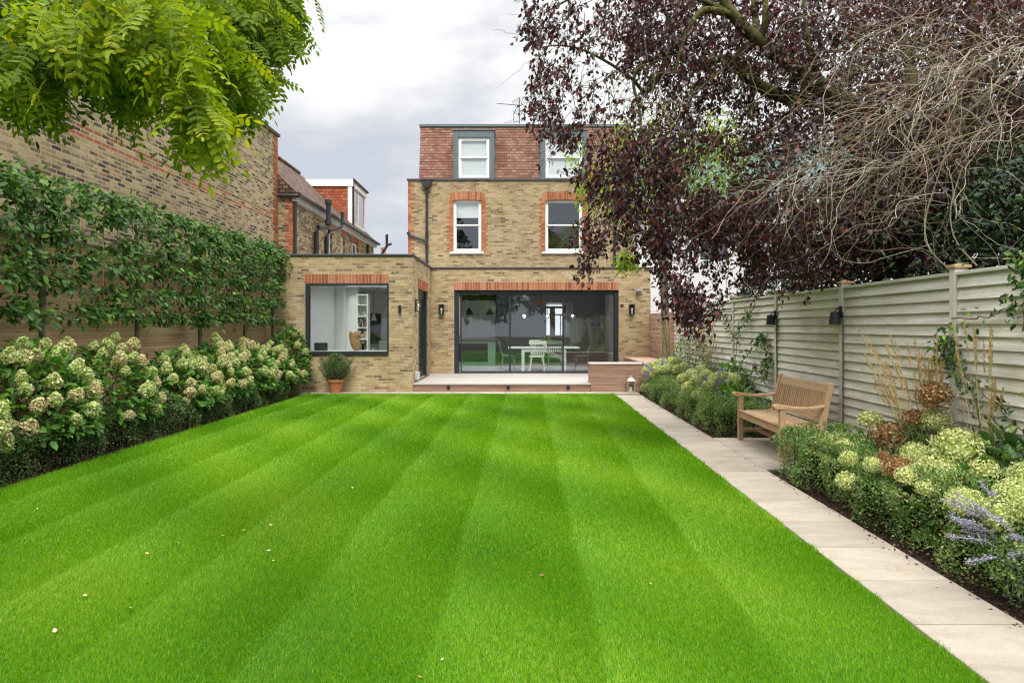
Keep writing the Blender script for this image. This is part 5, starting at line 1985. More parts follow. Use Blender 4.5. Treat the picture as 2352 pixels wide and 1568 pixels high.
def leaf_dome(t, c, rx, ry, rz, n, size, mat, name='foliage', front=None, zmin=0.12):
    u = rand_dirs(n)
    u[:, 2] = np.abs(u[:, 2]) * 1.0 - 0.25
    u = unit(u)
    rad = 1 - np.abs(rng.normal(0, 0.17, n))
    P = np.array(c) + u * np.array([rx, ry, rz]) * rad[:, None]
    k = P[:, 2] > zmin
    P, u = P[k], u[k]
    D = unit(u * 0.8 + rng.normal(0, 0.5, P.shape) + np.array([0, 0, -0.15]))
    N = unit(u * 0.7 + rng.normal(0, 0.35, P.shape) + np.array([0, 0, 0.9]))
    sz = size * rng.uniform(0.65, 1.25, len(P))
    leaves(name, mat, P, D, N, sz, sz * 0.52, T_OVAL, None, t)


def bush(label, y, x0=-5.42, w=0.62, h=1.28, nh=20, nl=420, ry=0.68, hs=1.0):
    c = GP(x0 - .06, y, 0)
    t = thing('panicle_hydrangea', label, 'hydrangea', (c.x, c.y, 0), 'panicle hydrangeas in the left border')
    leaf_dome(t, (c.x, c.y, 0.40), w - 0.03, ry + .04, h - 0.50, int(nl * 3.0), 0.115, L_['hydr'], zmin=0.30)
    pt, hp = [], []
    k = 0
    while k < nh * 0.82:
        a = rng.uniform(-1.0, 1.0)
        el_ = rng.uniform(0.0, 1.0) ** 1.25
        u = Vector((math.cos(a * 1.6) * math.cos(el_ * 1.45), math.sin(a * 1.6) * math.cos(el_ * 1.45), math.sin(el_ * 1.45)))
        p = Vector((c.x + u.x * w * 0.98, c.y + u.y * ry * 1.02, 0.42 + u.z * (h - 0.50)))
        p.z += rng.normal(0, 0.05)
        if any((p - q).length < 0.125 for q in hp):
            k += 0.12
            continue
        hp.append(p)
        up = u * 0.75 + Vector((0, 0, 0.8)) + Vector(rng.normal(0, 0.25, 3))
        put_head(random.choice(CONES), t, p, up, hs * random.uniform(0.8, 1.3))
        b = Vector((c.x + rng.normal(0, 0.07), c.y + rng.normal(0, 0.1), 0))
        mid = b.lerp(p, 0.55) + Vector((0, 0, 0.10))
        pt.append((spline([b, mid, p - up.normalized() * 0.05], 4), np.linspace(0.008, 0.004, 9)))
        k += 1
    tubes('stems', M['stemb'], pt, 5, t)
    return t


M['stemb'] = m_plain('brown_stem', (0.20, 0.125, 0.07, 1), 0.8, 0.2, var=0.3)
for yy, lab, kw in (
        (5.75, 'lime panicle hydrangea cut by the left edge of the picture', dict(nh=26, x0=-5.35)),
        (7.15, 'big panicle hydrangea with pink tinged heads under the nearest full pleached tree', dict(h=1.42, nh=38, nl=520, w=0.66)),
        (8.45, 'panicle hydrangea with dense blush heads just before the gap that shows the slat fence', dict(h=1.36, nh=42, nl=460, w=0.64)),
        (10.15, 'panicle hydrangea just past the gap that shows the slat fence', dict(h=1.22, nh=36, w=0.64)),
        (11.35, 'panicle hydrangea below the third pleached trunk', dict(h=1.26, nh=38, w=0.62)),
        (12.55, 'panicle hydrangea below the fourth pleached trunk', dict(h=1.28, nh=40, w=0.62)),
        (13.65, 'panicle hydrangea with whiter heads next to the potted rosemary', dict(h=1.15, nh=36, w=0.62, ry=0.6)),
        (14.55, 'tall loose panicle hydrangea against the picture window frame', dict(h=1.62, nh=18, nl=300, w=0.5, ry=0.3, x0=-5.25))):
    bush(lab, yy, **kw)

# ------------------------------------------------------------------ pleached trees
def pleached(y, label, n=1500):
    c = GP(-5.72, y, 0)
    t = thing('pleached_tree', label, 'tree', (c.x, c.y, 0), 'pleached trees in a row')
    tr = [(c + Vector((rng.normal(0, .008), rng.normal(0, .012), z)), r) for z, r in ((-0.05, .045), (.6, .042), (1.2, .038), (1.8, .034), (2.4, .027), (2.95, .018), (3.25, .008))]
    tubes('trunk', M['bark'], [(spline([p for p, r in tr], 4), np.interp(np.linspace(0, 1, 25), np.linspace(0, 1, 7), [r for p, r in tr]))], 10, t)
    pt, P, U = [], [], []
    tiers = [1.70 + rng.normal(0, .03), 2.02 + rng.normal(0, .03), 2.34 + rng.normal(0, .03), 2.65 + rng.normal(0, .03), 2.95, 3.15]
    for z in tiers:
        for s in (-1, 1):
            ln_ = 0.88 * rng.uniform(0.92, 1.05)
            p = spline([c + Vector((0, 0, z - 0.04)), c + Vector((rng.normal(0.02, .02), s * ln_ * .5, z + rng.normal(0, .02))), c + Vector((rng.normal(0.03, .03), s * ln_, z + rng.normal(.02, .03)))], 6)
            pt.append((p, np.linspace(0.014, 0.006, len(p))))
            k = int(n / 12)
            nb_ = 5
            cc = rng.random(nb_)
            w = np.clip(cc[rng.integers(0, nb_, k)] + rng.normal(0, .085, k), 0.02, 1.03)
            q = np.stack([np.interp(w, np.linspace(0, 1, len(p)), p[:, i]) for i in range(3)], 1)
            off = rng.normal(0, 1, (k, 3)) * np.array([0.11, 0.05, 0.066])
            off[:, 0] = np.abs(off[:, 0]) * np.where(rng.random(k) < 0.75, 1, -1)
            P.append(q + off)
            U.append(unit(off + 1e-4))
    for _ in range(9):      # whippy shoots above
        s = rng.uniform(-0.85, 0.85)
        b = c + Vector((rng.normal(0.02, .05), s, 3.15))
        e_ = b + Vector((rng.normal(0.02, .05), rng.normal(0, .08), rng.uniform(.08, .28)))
        pt.append((np.array([b, b.lerp(e_, .5), e_]), [.005, .004, .002]))
        w = rng.random((14, 1))
        P.append(np.array(b) + (np.array(e_) - np.array(b)) * w + rng.normal(0, .03, (14, 3)))
        U.append(rand_dirs(14))
    tubes('branches', M['bark'], pt, 5, t)
    P, U = np.concatenate(P), np.concatenate(U)
    D = unit(U * 0.6 + rng.normal(0, .45, P.shape) + np.array([0.25, 0, -0.45]))
    N = unit(rng.normal(0, .4, P.shape) + np.array([0.75, -0.25, 0.65]))
    sz = 0.09 * rng.uniform(.6, 1.25, len(P))
    rnd = np.clip(rng.beta(2, 2.6, len(P)) + np.where(rng.random(len(P)) < .05, .45, 0) - 0.0, 0, 1)
    leaves('crown', L_['hornbeam'], P, D, N, sz, sz * .56, T_OVAL, rnd, t)
    m = MB()
    for s in (-.78, -.42, .38, .74):
        b = c + Vector((-0.04, s + rng.normal(0, .04), 1.5))
        m.tube([b, b + Vector((0, rng.normal(0, .02), 1.6))], .008, 6)
    m.build('cane', M['cane'], t)


for yy, lab in ((5.86, 'pleached hornbeam whose leaves enter at the left edge of the picture'), (7.72, 'nearest pleached hornbeam with its whole trunk in view'),
                (9.58, 'second pleached hornbeam trunk from the left edge of the photo'), (11.44, 'third pleached hornbeam trunk from the left edge of the photo'),
                (13.26, 'fourth pleached hornbeam, last with a bare trunk in view'), (14.75, 'narrow pleached tree against the corner of the brick extension')):
    pleached(yy, lab, 2150 if yy < 14 else 1400)

# ------------------------------------------------------------------ rosemary in the pot
rs = thing('rosemary_plant', 'bushy upright rosemary growing in the terracotta pot', 'rosemary', (-3.98, 14.72, 0.29))
n = 300
th, tilt = rng.uniform(0, 6.28, n), np.abs(rng.normal(0, 0.34, n))
pt, P, D = [], [], []
for a, b in zip(th, tilt):
    d = np.array([math.cos(a) * math.sin(b), math.sin(a) * math.sin(b), math.cos(b)])
    o = np.array([-3.98, 14.72, 0.29]) + np.array([math.cos(a), math.sin(a), 0]) * min(0.13, b * 0.2)
    L = rng.uniform(.32, .56)
    w = np.linspace(0, 1, 5)[:, None]
    p = o + d * L * w + np.array([0, 0, 0.06]) * w ** 2
    pt.append((p, np.linspace(.004, .002, 5)))
    k = 32
    ww = rng.uniform(.12, 1, (k, 1))
    P.append(o + d * L * ww + np.array([0, 0, .06]) * ww ** 2)
    D.append(unit(d * 0.8 + rng.normal(0, .55, (k, 3))))
tubes('stems', M['stemb'], pt, 4, rs)
P, D = np.concatenate(P), np.concatenate(D)
leaves('foliage', L_['rose'], P, D, rand_dirs(len(P)), 0.052, 0.013, T_DIAM, None, rs)

# ------------------------------------------------------------------ right border
def at_px(px, py, x0):
    """World point on the garden line x0 that the photograph shows at (px, py)."""
    Y = F * x0 / (px - 1210)
    return Vector((x0 + KG * Y, Y, 1.5 - (py - HY) / F * Y)), F / Y


def annabelle(label, base, heads, nl, rx, ry, rz, lsize, grp):
    t = thing('round_hydrangea', label, 'hydrangea', (base.x, base.y, 0), grp)
    leaf_dome(t, (base.x, base.y, 0.16), rx, ry, rz * .82, nl, lsize, L_['hydr'], zmin=0.06)
    pt = []
    for px, py, r, kind, x0 in heads:
        p, s = at_px(px, py, x0)
        meshes = BROWNS if kind == 'b' else (BIGS if r > 30 else BALLS)
        o = put_head(random.choice(meshes), t, p, Vector((-0.25, -0.35, 1)), 2 * r / s / 0.2 * 0.97)
        b = Vector((base.x + rng.normal(0, .08), base.y + rng.normal(0, .1), 0))
        pt.append((spline([b, b.lerp(p, .6) + Vector((0, 0, .05)), p], 4), np.linspace(.006, .004, 9)))
    tubes('stems', M['stemb'], pt, 5, t)
    return t


RG = 'round headed hydrangeas in the right border'
annabelle('round headed hydrangea with small lime heads just past the near end of the hedge', GP(3.1, 6.0),
          [(1906, 1014, 20, 'l', 2.75), (1939, 1026, 21, 'l', 2.75), (1949, 1052, 20, 'l', 2.58), (1944, 1103, 23, 'l', 2.50), (2004, 1066, 20, 'l', 2.6), (1998, 964, 25, 'l', 3.2),
           (1968, 1040, 16, 'l', 3.0)], 260, .30, .42, .36, .10, RG)
annabelle('round headed hydrangea with rust brown faded heads in front of the straw grass', GP(3.28, 5.35),
          [(2048, 1000, 40, 'b', 3.15), (2145, 908, 36, 'b', 3.32), (2104, 965, 32, 'b', 3.3), (2152, 965, 31, 'l', 3.35), (2060, 1072, 30, 'b', 2.68), (2030, 1050, 17, 'b', 2.85)], 240, .28, .40, .46, .11, RG)
annabelle('round headed hydrangea with the largest pale lime heads at the right edge of the garden', GP(3.1, 4.55),
          [(2200, 1032, 54, 'l', 3.12), (2150, 1092, 50, 'l', 2.82), (2104, 1046, 33, 'l', 2.92), (2085, 1092, 26, 'l', 2.62), (2216, 1150, 38, 'l', 2.58), (2195, 1010, 26, 'b', 3.2), (2130, 1120, 24, 'l', 2.66),
           (2262, 1080, 30, 'l', 3.1)], 340, .34, .55, .42, .15, RG)
annabelle('round headed hydrangea cut off by the right edge of the picture', GP(3.1, 3.85),
          [(2335, 1135, 42, 'l', 2.78), (2312, 1182, 48, 'l', 2.68), (2362, 1095, 40, 'l', 3.1), (2375, 1170, 45, 'l', 2.75)], 240, .32, .38, .38, .14, RG)
annabelle('round headed lime hydrangea far down the right border by the bench box', GP(2.98, 13.5),
          [(1497, 838, 11, 'l', 2.75), (1520, 832, 13, 'l', 2.9), (1543, 830, 13, 'l', 3.0), (1512, 848, 13, 'l', 2.75), (1533, 845, 13, 'l', 2.85), (1556, 846, 12, 'l', 2.95), (1505, 860, 12, 'l', 2.7), (1485, 850, 11, 'l', 2.7), (1570, 840, 11, 'l', 3.1), (1482, 888, 10, 'l', 2.65)],
          300, .42, .6, .5, .09, RG)
annabelle('round headed lime hydrangea in the middle of the far right border', GP(3.0, 11.5),
          [(1570, 868, 15, 'l', 2.8), (1588, 858, 14, 'l', 2.9), (1600, 872, 16, 'l', 2.85), (1556, 885, 16, 'l', 2.75), (1583, 888, 17, 'l', 2.75), (1605, 905, 16, 'l', 2.7), (1622, 858, 13, 'l', 3.0), (1640, 868, 14, 'l', 3.0), (1655, 862, 14, 'l', 3.1),
           (1628, 882, 14, 'l', 2.9), (1686, 868, 14, 'l', 3.15), (1610, 848, 12, 'l', 3.1), (1576, 905, 14, 'l', 2.7)],
          330, .40, .75, .46, .09, RG)


def shrub(name, label, cat, c, rx, ry, rz, n, sz, mat, grp=None, stems=8, wr=0.5):
    t = thing(name, label, cat, (c.x, c.y, 0), grp)
    leaf_dome(t, (c.x, c.y, c.z), rx, ry, rz, n, sz, mat, zmin=0.03)
    pt = []
    for _ in range(stems):
        b = Vector((c.x + rng.normal(0, .05), c.y + rng.normal(0, .05), 0))
        e_ = Vector((c.x + rng.normal(0, rx * .5), c.y + rng.normal(0, ry * .5), c.z + rz * rng.uniform(.3, .9)))
        pt.append((spline([b, b.lerp(e_, .5) + Vector((0, 0, .06)), e_], 4), np.linspace(.007, .003, 9)))
    tubes('stems', M['stemb'], pt, 4, t)
    return t


shrub('border_shrub', 'green leafy shrub against the pale fence behind the far lime hydrangeas', 'shrub', Vector((3.55, 10.6, .35)), .25, .55, .62, 620, .075, L_['hydr'])
shrub('border_shrub', 'broad leaved green plant beside the far end of the teak bench', 'shrub', Vector((3.3, 9.75, .25)), .22, .34, .40, 200, .12, L_['hydr'])
shrub('border_shrub', 'fine leaved silvery green shrub under the straw plumes by the small tree', 'shrub', Vector((3.45, 12.6, .5)), .30, .9, .95, 1500, .05, L_['jasmine'])
shrub('border_shrub', 'bright green low shrub behind the near hedge next to the teak bench', 'shrub', Vector((3.32, 6.45, .18)), .20, .26, .36, 700, .035, L_['lime'])
shrub('border_shrub', 'strappy dark green plant against the fence behind the largest lime heads', 'shrub', Vector((3.5, 4.6, .2)), .22, .7, .5, 420, .13, L_['jasmine'])


def russian_sage(label, base, n, h, lean, spread, fsz, grp='violet flowered sages'):
    t = thing('russian_sage', label, 'perovskia', (base.x, base.y, 0), grp)
    pt, FP, FD, LP, LD = [], [], [], [], []
    for _ in range(n):
        a = rng.uniform(0, 6.28)
        tip = base + Vector((lean[0] + math.cos(a) * spread * rng.uniform(.4, 1), lean[1] + math.sin(a) * spread * rng.uniform(.4, 1), h * rng.uniform(.45, 1.05)))
        mid = base.lerp(tip, .5) + Vector((0, 0, h * .22))
        p = spline([base + Vector((rng.normal(0, .05), rng.normal(0, .05), 0)), mid, tip], 6)
        pt.append((p, np.linspace(.004, .0018, len(p))))
        k = int(120 * fsz[1])
        w = rng.uniform(.58, 1, k)
        q = np.stack([np.interp(w, np.linspace(0, 1, len(p)), p[:, i]) for i in range(3)], 1)
        # whorls along the spike
        FP.append(q + rng.normal(0, .008, (k, 3)))
        FD.append(rand_dirs(k))
        k = 26
        w = rng.uniform(.1, .7, k)
        q = np.stack([np.interp(w, np.linspace(0, 1, len(p)), p[:, i]) for i in range(3)], 1)
        LP.append(q)
        LD.append(rand_dirs(k) + np.array([0, 0, .4]))
    tubes('stems', M['silver'], pt, 4, t)
    FP, FD, LP, LD = map(np.concatenate, (FP, FD, LP, LD))
    leaves('flower_spikes', L_['violet'], FP, FD, rand_dirs(len(FP)), fsz[0], fsz[0] * .6, T_DIAM, None, t)
    leaves('foliage', L_['silver'], LP, LD, rand_dirs(len(LP)), .045, .012, T_DIAM, None, t)
    return t


M['silver'] = m_plain('silver_stem', (0.42, 0.43, 0.38, 1), 0.8, 0.2)
russian_sage('violet sage leaning over the near hedge at the right edge of the picture', GP(2.80, 3.55), 38, .56, (-.16, .0), .38, (.012, 1.0))
russian_sage('violet sage by the candle lantern at the far end of the border', GP(2.85, 13.9), 26, .85, (-.12, -.25), .42, (.024, .7))
russian_sage('violet sage beside the broad leaved plant beyond the bench', GP(2.95, 10.4), 12, .85, (-.08, -.15), .30, (.02, .7))
russian_sage('pale violet sage low against the fence just past the near bench end', GP(3.35, 6.5), 10, .5, (0, -.15), .2, (.018, .6))


def straw_grass(label, base, n, h, spread, lean, grp='straw plumed grasses'):
    t = thing('feather_grass', label, 'ornamental grass', (base.x, base.y, 0), grp)
    pt, FP, FD = [], [], []
    for _ in range(n):
        a = rng.uniform(0, 6.28)
        hh = h * rng.uniform(.62, 1.03)
        tip = base + Vector((lean[0] * hh + math.cos(a) * spread * .5 * rng.uniform(0, 1), lean[1] * hh + math.sin(a) * spread * rng.uniform(.2, 1), hh))
        p = spline([base + Vector((rng.normal(0, .06), rng.normal(0, .08), 0)), base.lerp(tip, .55) + Vector((0, 0, .06 * h)), tip], 6)
        pt.append((p, np.linspace(.0028, .0014, len(p))))
        k = 95
        w = 1 - 0.24 * rng.random(k)
        q = np.stack([np.interp(w, np.linspace(0, 1, len(p)), p[:, i]) for i in range(3)], 1)
        d = unit(p[-1] - p[-3])
        FP.append(q + rng.normal(0, .0032, (k, 3)))
        FD.append(unit(d + rng.normal(0, .28, (k, 3))))
    tubes('stalks', M['straw'], pt, 4, t)
    FP, FD = np.concatenate(FP), np.concatenate(FD)
    leaves('plumes', L_['plume'], FP, FD, rand_dirs(len(FP)), .026, .0048, T_DIAM, None, t)
    k = int(n * 9)
    th = rng.uniform(0, 6.28, k)
    bl = []
    for a in th:
        L = h * rng.uniform(.35, .62)
        b = base + Vector((rng.normal(0, .07), rng.normal(0, .09), 0))
        o = Vector((math.cos(a), math.sin(a), 0)) * L * rng.uniform(.15, .6)
        p = spline([b, b + o * .45 + Vector((0, 0, L * .75)), b + o + Vector((0, 0, L * rng.uniform(.5, .95)))], 4)
        bl.append((p, np.linspace(.0035, .001, len(p))))
    tubes('blades', L_['grassy'], bl, 3, t)
    return t


M['straw'] = m_plain('straw_stalk', (0.42, 0.32, 0.15, 1), 0.8, 0.2)
straw_grass('straw coloured feather grass against the fence behind the rust brown flower heads', GP(3.38, 5.45), 60, 1.42, .62, (-.05, .22))
straw_grass('straw coloured feather grass at the right edge in front of the climber', GP(3.40, 4.85), 16, 1.5, .34, (0, .05))
straw_grass('straw coloured feather grass in front of the small tree trunk', GP(3.15, 14.2), 34, 1.75, .7, (-.12, -.12))
straw_grass('straw coloured feather grass in the middle of the far border', GP(3.3, 12.0), 40, 1.65, .65, (.0, .10))


def climber(label, runs, nl, lsz, mat, loc):
    """runs: list of (polyline of points, leaves share)."""
    t = thing('fence_climber', label, 'climbing plant', loc, 'climbers on the pale fence')
    pt, P = [], []
    tot = sum(r[1] for r in runs)
    for pts, sh, sp_ in runs:
        p = spline(pts, 6)
        p[:, :] += rng.normal(0, .008, p.shape)
        pt.append((p, np.linspace(.007, .003, len(p))))
        k = int(nl * sh / tot)
        w = rng.beta(1.6, 1.0, k)
        q = np.stack([np.interp(w, np.linspace(0, 1, len(p)), p[:, i]) for i in range(3)], 1)
        off = rng.normal(0, sp_, (k, 3)) * np.array([.5, 1, 1])
        off[:, 0] = -np.abs(off[:, 0]) * .6
        P.append(q + off)
    tubes('stems', M['stemb'], pt, 5, t)
    P = np.concatenate(P)
    D = unit(rng.normal(0, .6, P.shape) + np.array([-.3, 0, -.5]))
    N = unit(rng.normal(0, .5, P.shape) + np.array([-.9, -.2, .5]))
    s = lsz * rng.uniform(.6, 1.3, len(P))
    leaves('foliage', mat, P, D, N, s, s * .42, T_OVAL, None, t)
    return t


fp = lambda px, py, x0=3.5: at_px(px, py, x0)[0]
climber('dark leaved climber with drooping sprays on the fence beyond the bench',
        [([fp(1692, 985), fp(1690, 850), fp(1694, 770), fp(1712, 735), fp(1735, 705)], 3, .05), ([fp(1692, 850), fp(1725, 805), fp(1752, 775), fp(1762, 790)], 4, .055),
         ([fp(1700, 870), fp(1745, 845), fp(1768, 830), fp(1760, 870)], 4, .05), ([fp(1694, 900), fp(1725, 890), fp(1745, 905)], 2, .05), ([fp(1690, 780), fp(1675, 750), fp(1665, 720)], 1, .05)],
        420, .075, L_['jasmine'], GP(3.5, 11, 0))
climber('evergreen climber trained along the fence at the right edge of the garden',
        [([fp(2262, 1080), fp(2240, 900), fp(2200, 845), fp(2172, 815), fp(2150, 790)], 5, .06), ([fp(2200, 845), fp(2190, 790), fp(2170, 765)], 3, .06), ([fp(2225, 870), fp(2285, 930), fp(2360, 1000), fp(2430, 1060)], 5, .07),
         ([fp(2185, 730), fp(2240, 730), fp(2300, 715), fp(2370, 690), fp(2450, 660)], 3, .05), ([fp(2350, 760), fp(2352, 690), fp(2358, 620), fp(2350, 590)], 5, .07), ([fp(2290, 990), fp(2330, 1040), fp(2380, 1080)], 3, .06)],
        520, .06, L_['jasmine'], GP(3.5, 4.6, 0))

# ------------------------------------------------------------------ small green tree at the end of the border
gt = thing('small_green_tree', 'slim grey trunked tree with sparse yellow green leaves at the end of the pale fence', 'tree', (PX(1532, 0, 14.6).x, 14.6, 0))
Y0 = 14.6
q = lambda px, py, dy=0: PX(px, py, Y0 + dy)
limbs = [([q(1531, 915), q(1530, 800), q(1527, 700), q(1523, 620), q(1518, 585)], .10, .075),
         ([q(1518, 590), q(1485, 545, -.2), q(1455, 500, -.4), q(1432, 460, -.5)], .055, .02),
         ([q(1518, 588), q(1512, 530), q(1508, 470, .1), q(1502, 400, .2), q(1495, 330, .2)], .06, .015),
         ([q(1521, 600), q(1545, 540, .3), q(1556, 480, .5), q(1575, 400, .6), q(1590, 340, .6)], .05, .012),
         ([q(1508, 470), q(1480, 420), q(1455, 390, -.2)], .03, .01), ([q(1556, 480, .5), q(1610, 440, .5), q(1660, 420, .4)], .03, .01),
         ([q(1455, 500, -.4), q(1440, 560, -.5), q(1440, 600, -.6)], .018, .006), ([q(1512, 530), q(1475, 480), q(1470, 450)], .03, .01)]
tubes('trunk', M['bark'], [(spline(p, 6), np.linspace(a, b, 6 * (len(p) - 1) + 1)) for p, a, b in limbs], 10, gt)
cl = [(1430, 470, .45, 130), (1390, 400, .4, 90), (1440, 600, .22, 150), (1500, 350, .6, 210), (1560, 380, .6, 240), (1640, 420, .6, 210), (1600, 330, .6, 200), (1680, 350, .5, 170), (1480, 430, .45, 150), (1700, 440, .5, 150), (1520, 480, .4, 110), (1350, 460, .25, 60), (1320, 360, .3, 50), (1420, 350, .5, 110), (1390, 450, .4, 80), (1450, 300, .4, 80), (1655, 300, .5, 130), (1460, 520, .3, 60), (1345, 430, .25, 50)]
P = np.concatenate([np.array(q(px, py, rng.uniform(-.4, .4))) + rng.normal(0, r * .55, (n * 2, 3)) for px, py, r, n in cl])
leaves('crown', L_['lime'], P, unit(rng.normal(0, .6, P.shape) + np.array([0, 0, -.5])), unit(rng.normal(0, .6, P.shape) + np.array([0, -.3, .6])), .10 * rng.uniform(.6, 1.2, len(P)), .05, T_OVAL, None, gt)

# ------------------------------------------------------------------ evergreen shrubs beyond the fence
def evergreen(label, c, rx, ry, rz, n, sz):
    t = thing('evergreen_shrub', label, 'shrub', (c.x, c.y, 0), 'dark evergreens beyond the fence')
    u = rand_dirs(n)
    lob = 1 + .16 * np.sin(u[:, 0] * 5 + c.y) + .14 * np.sin(u[:, 2] * 7 + u[:, 1] * 4)
    P = np.array(c) + u * np.array([rx, ry, rz]) * (lob * (1 - np.abs(rng.normal(0, .16, n))))[:, None]
    P = P[P[:, 2] > .3]
    u = unit(P - np.array(c))
    # keep it on its own side of the fence
    k = P[:, 0] > FX0 + KG * P[:, 1] + .16
    P, u = P[k], u[k]
    s = sz * rng.uniform(.6, 1.3, len(P))
    leaves('crown', L_['ever'], P, unit(u * .6 + rng.normal(0, .5, P.shape) + np.array([0, 0, -.2])), unit(u + rng.normal(0, .5, P.shape) + np.array([0, 0, .5])), s, s * .5, T_OVAL, None, t)
    pt = []
    for _ in range(6):
        b = Vector((c.x + rng.normal(0, .1), c.y + rng.normal(0, .1), -.03))
        e_ = Vector((c.x + abs(rng.normal(0, rx * .4)), c.y + rng.normal(0, ry * .4), c.z + rz * rng.uniform(.2, .8)))
        pt.append((spline([b, b.lerp(e_, .5), e_], 4), np.linspace(.04, .012, 9)))
    tubes('stems', M['bark_dark'], pt, 6, t)


evergreen('dark evergreen shrub above the fence behind the two cone lamps', Vector((5.2, 9.8, 1.75)), 1.25, 1.5, 1.45, 5200, .095)
evergreen('dark evergreen shrub above the fence at its far end beside the white house', Vector((5.6, 13.6, 1.5)), 1.35, 1.5, 1.35, 4200, .11)
evergreen('dark evergreen shrub with glossy leaves above the fence over the bench', Vector((5.1, 7.6, 1.85)), 1.1, 1.2, 1.45, 4600, .085)
evergreen('dark evergreen shrub above the fence at the right edge of the picture', Vector((5.1, 5.6, 2.0)), 1.1, 1.5, 1.5, 5200, .08)
evergreen('broad dark evergreen shrub at the back behind the twiggy tangle', Vector((6.9, 7.6, 2.4)), 1.6, 2.4, 2.2, 6500, .12)
evergreen('tall dark evergreen shrub at the back beyond the fence', Vector((7.6, 11.2, 2.6)), 1.8, 2.0, 2.2, 5200, .13)

# ------------------------------------------------------------------ purple leaved tree
def noise3(P, f, ph):
    return (np.sin(P[:, 0] * f + ph) + np.sin(P[:, 1] * f * 1.1 + ph * 2.1) + np.sin(P[:, 2] * f * 1.27 + ph * .7) + np.sin((P[:, 0] + P[:, 2]) * f * .8 + ph * 3)) / 4


pt_ = thing('purple_leaved_tree', 'spreading purple leaved plum tree reaching over the fence from the right', 'tree', (7.4, 8.6, 0))
pm = lambda px, py, y: PX(px, py, y)
LIMB = [
    ([Vector((7.4, 8.6, -.05)), Vector((7.3, 8.6, 1.5)), Vector((7.05, 8.5, 2.9)), Vector((6.6, 8.4, 3.7))], .24, .19),
    ([Vector((6.6, 8.4, 3.7)), pm(2240, 330, 8.3), pm(2100, 290, 8.2), pm(1985, 262, 8.1), pm(1896, 208, 8.0), pm(1826, 156, 7.9), pm(1740, 91, 7.8), pm(1683, 34, 7.7), pm(1640, -40, 7.7)], .17, .05),
    ([pm(1985, 262, 8.1), pm(1880, 238, 8.2), pm(1787, 218, 8.3), pm(1722, 182, 8.3), pm(1691, 146, 8.3), pm(1657, 135, 8.3), pm(1600, 150, 8.4), pm(1540, 120, 8.5)], .10, .03),
    ([pm(1683, 34, 7.7), pm(1618, 24, 7.6), pm(1585, 60, 7.5), pm(1565, 110, 7.4), pm(1550, 170, 7.4)], .045, .015),
    ([pm(1740, 91, 7.8), pm(1735, 40, 7.8), pm(1728, -40, 7.9)], .05, .03),
    ([pm(1752, 98, 7.8), pm(1758, 40, 7.7), pm(1757, -50, 7.7)], .045, .03),
    ([pm(1600, 150, 8.4), pm(1551, 100, 8.2), pm(1540, 50, 8.1), pm(1515, 5, 8.0), pm(1490, -50, 8.0)], .045, .02),
    ([pm(1540, 60, 8.1), pm(1558, 10, 8.1), pm(1560, -50, 8.1)], .03, .02),
    ([pm(1551, 100, 8.2), pm(1510, 130, 8.0), pm(1470, 150, 7.9), pm(1455, 190, 7.8), pm(1470, 260, 7.7), pm(1475, 330, 7.6)], .035, .01),
    ([pm(1540, 120, 8.5), pm(1490, 210, 8.3), pm(1450, 180, 8.2), pm(1390, 140, 8.1), pm(1330, 112, 8.0), pm(1280, 105, 8.0), pm(1240, 110, 8.0)], .03, .006),
    ([pm(1826, 156, 7.9), pm(1780, 200, 7.5), pm(1700, 260, 7.2), pm(1640, 330, 7.0), pm(1590, 430, 6.9), pm(1560, 540, 6.8)], .011, .004),
    ([pm(1985, 262, 8.1), pm(1930, 330, 7.7), pm(1850, 390, 7.4), pm(1780, 470, 7.2), pm(1700, 560, 7.0), pm(1640, 640, 6.9)], .014, .004),
    ([pm(1740, 91, 7.8), pm(1600, 210, 7.4), pm(1500, 290, 7.2), pm(1430, 370, 7.1), pm(1380, 470, 7.0), pm(1350, 560, 6.9)], .010, .004),
    ([pm(2100, 290, 8.2), pm(2090, 150, 8.4), pm(2060, 50, 8.5), pm(2050, -60, 8.5)], .08, .05),
    ([pm(2240, 330, 8.3), pm(2230, 150, 8.0), pm(2240, -60, 7.9)], .09, .06),
    ([pm(1683, 34, 7.7), pm(1560, -20, 7.6), pm(1440, -30, 7.5), pm(1330, -10, 7.5), pm(1250, 30, 7.5)], .035, .008),
    ([pm(1896, 208, 8.0), pm(1860, 120, 7.8), pm(1850, 40, 7.8), pm(1846, -50, 7.8)], .04, .02),
]
tubes('trunk', M['bark_moss'], [(spline(p, 6), np.linspace(a, b, 6 * (len(p) - 1) + 1)) for p, a, b in LIMB], 8, pt_)
# twig starts through the crown: polygons of the photograph, spread over 3 m of depth
LP_, TW = [], []


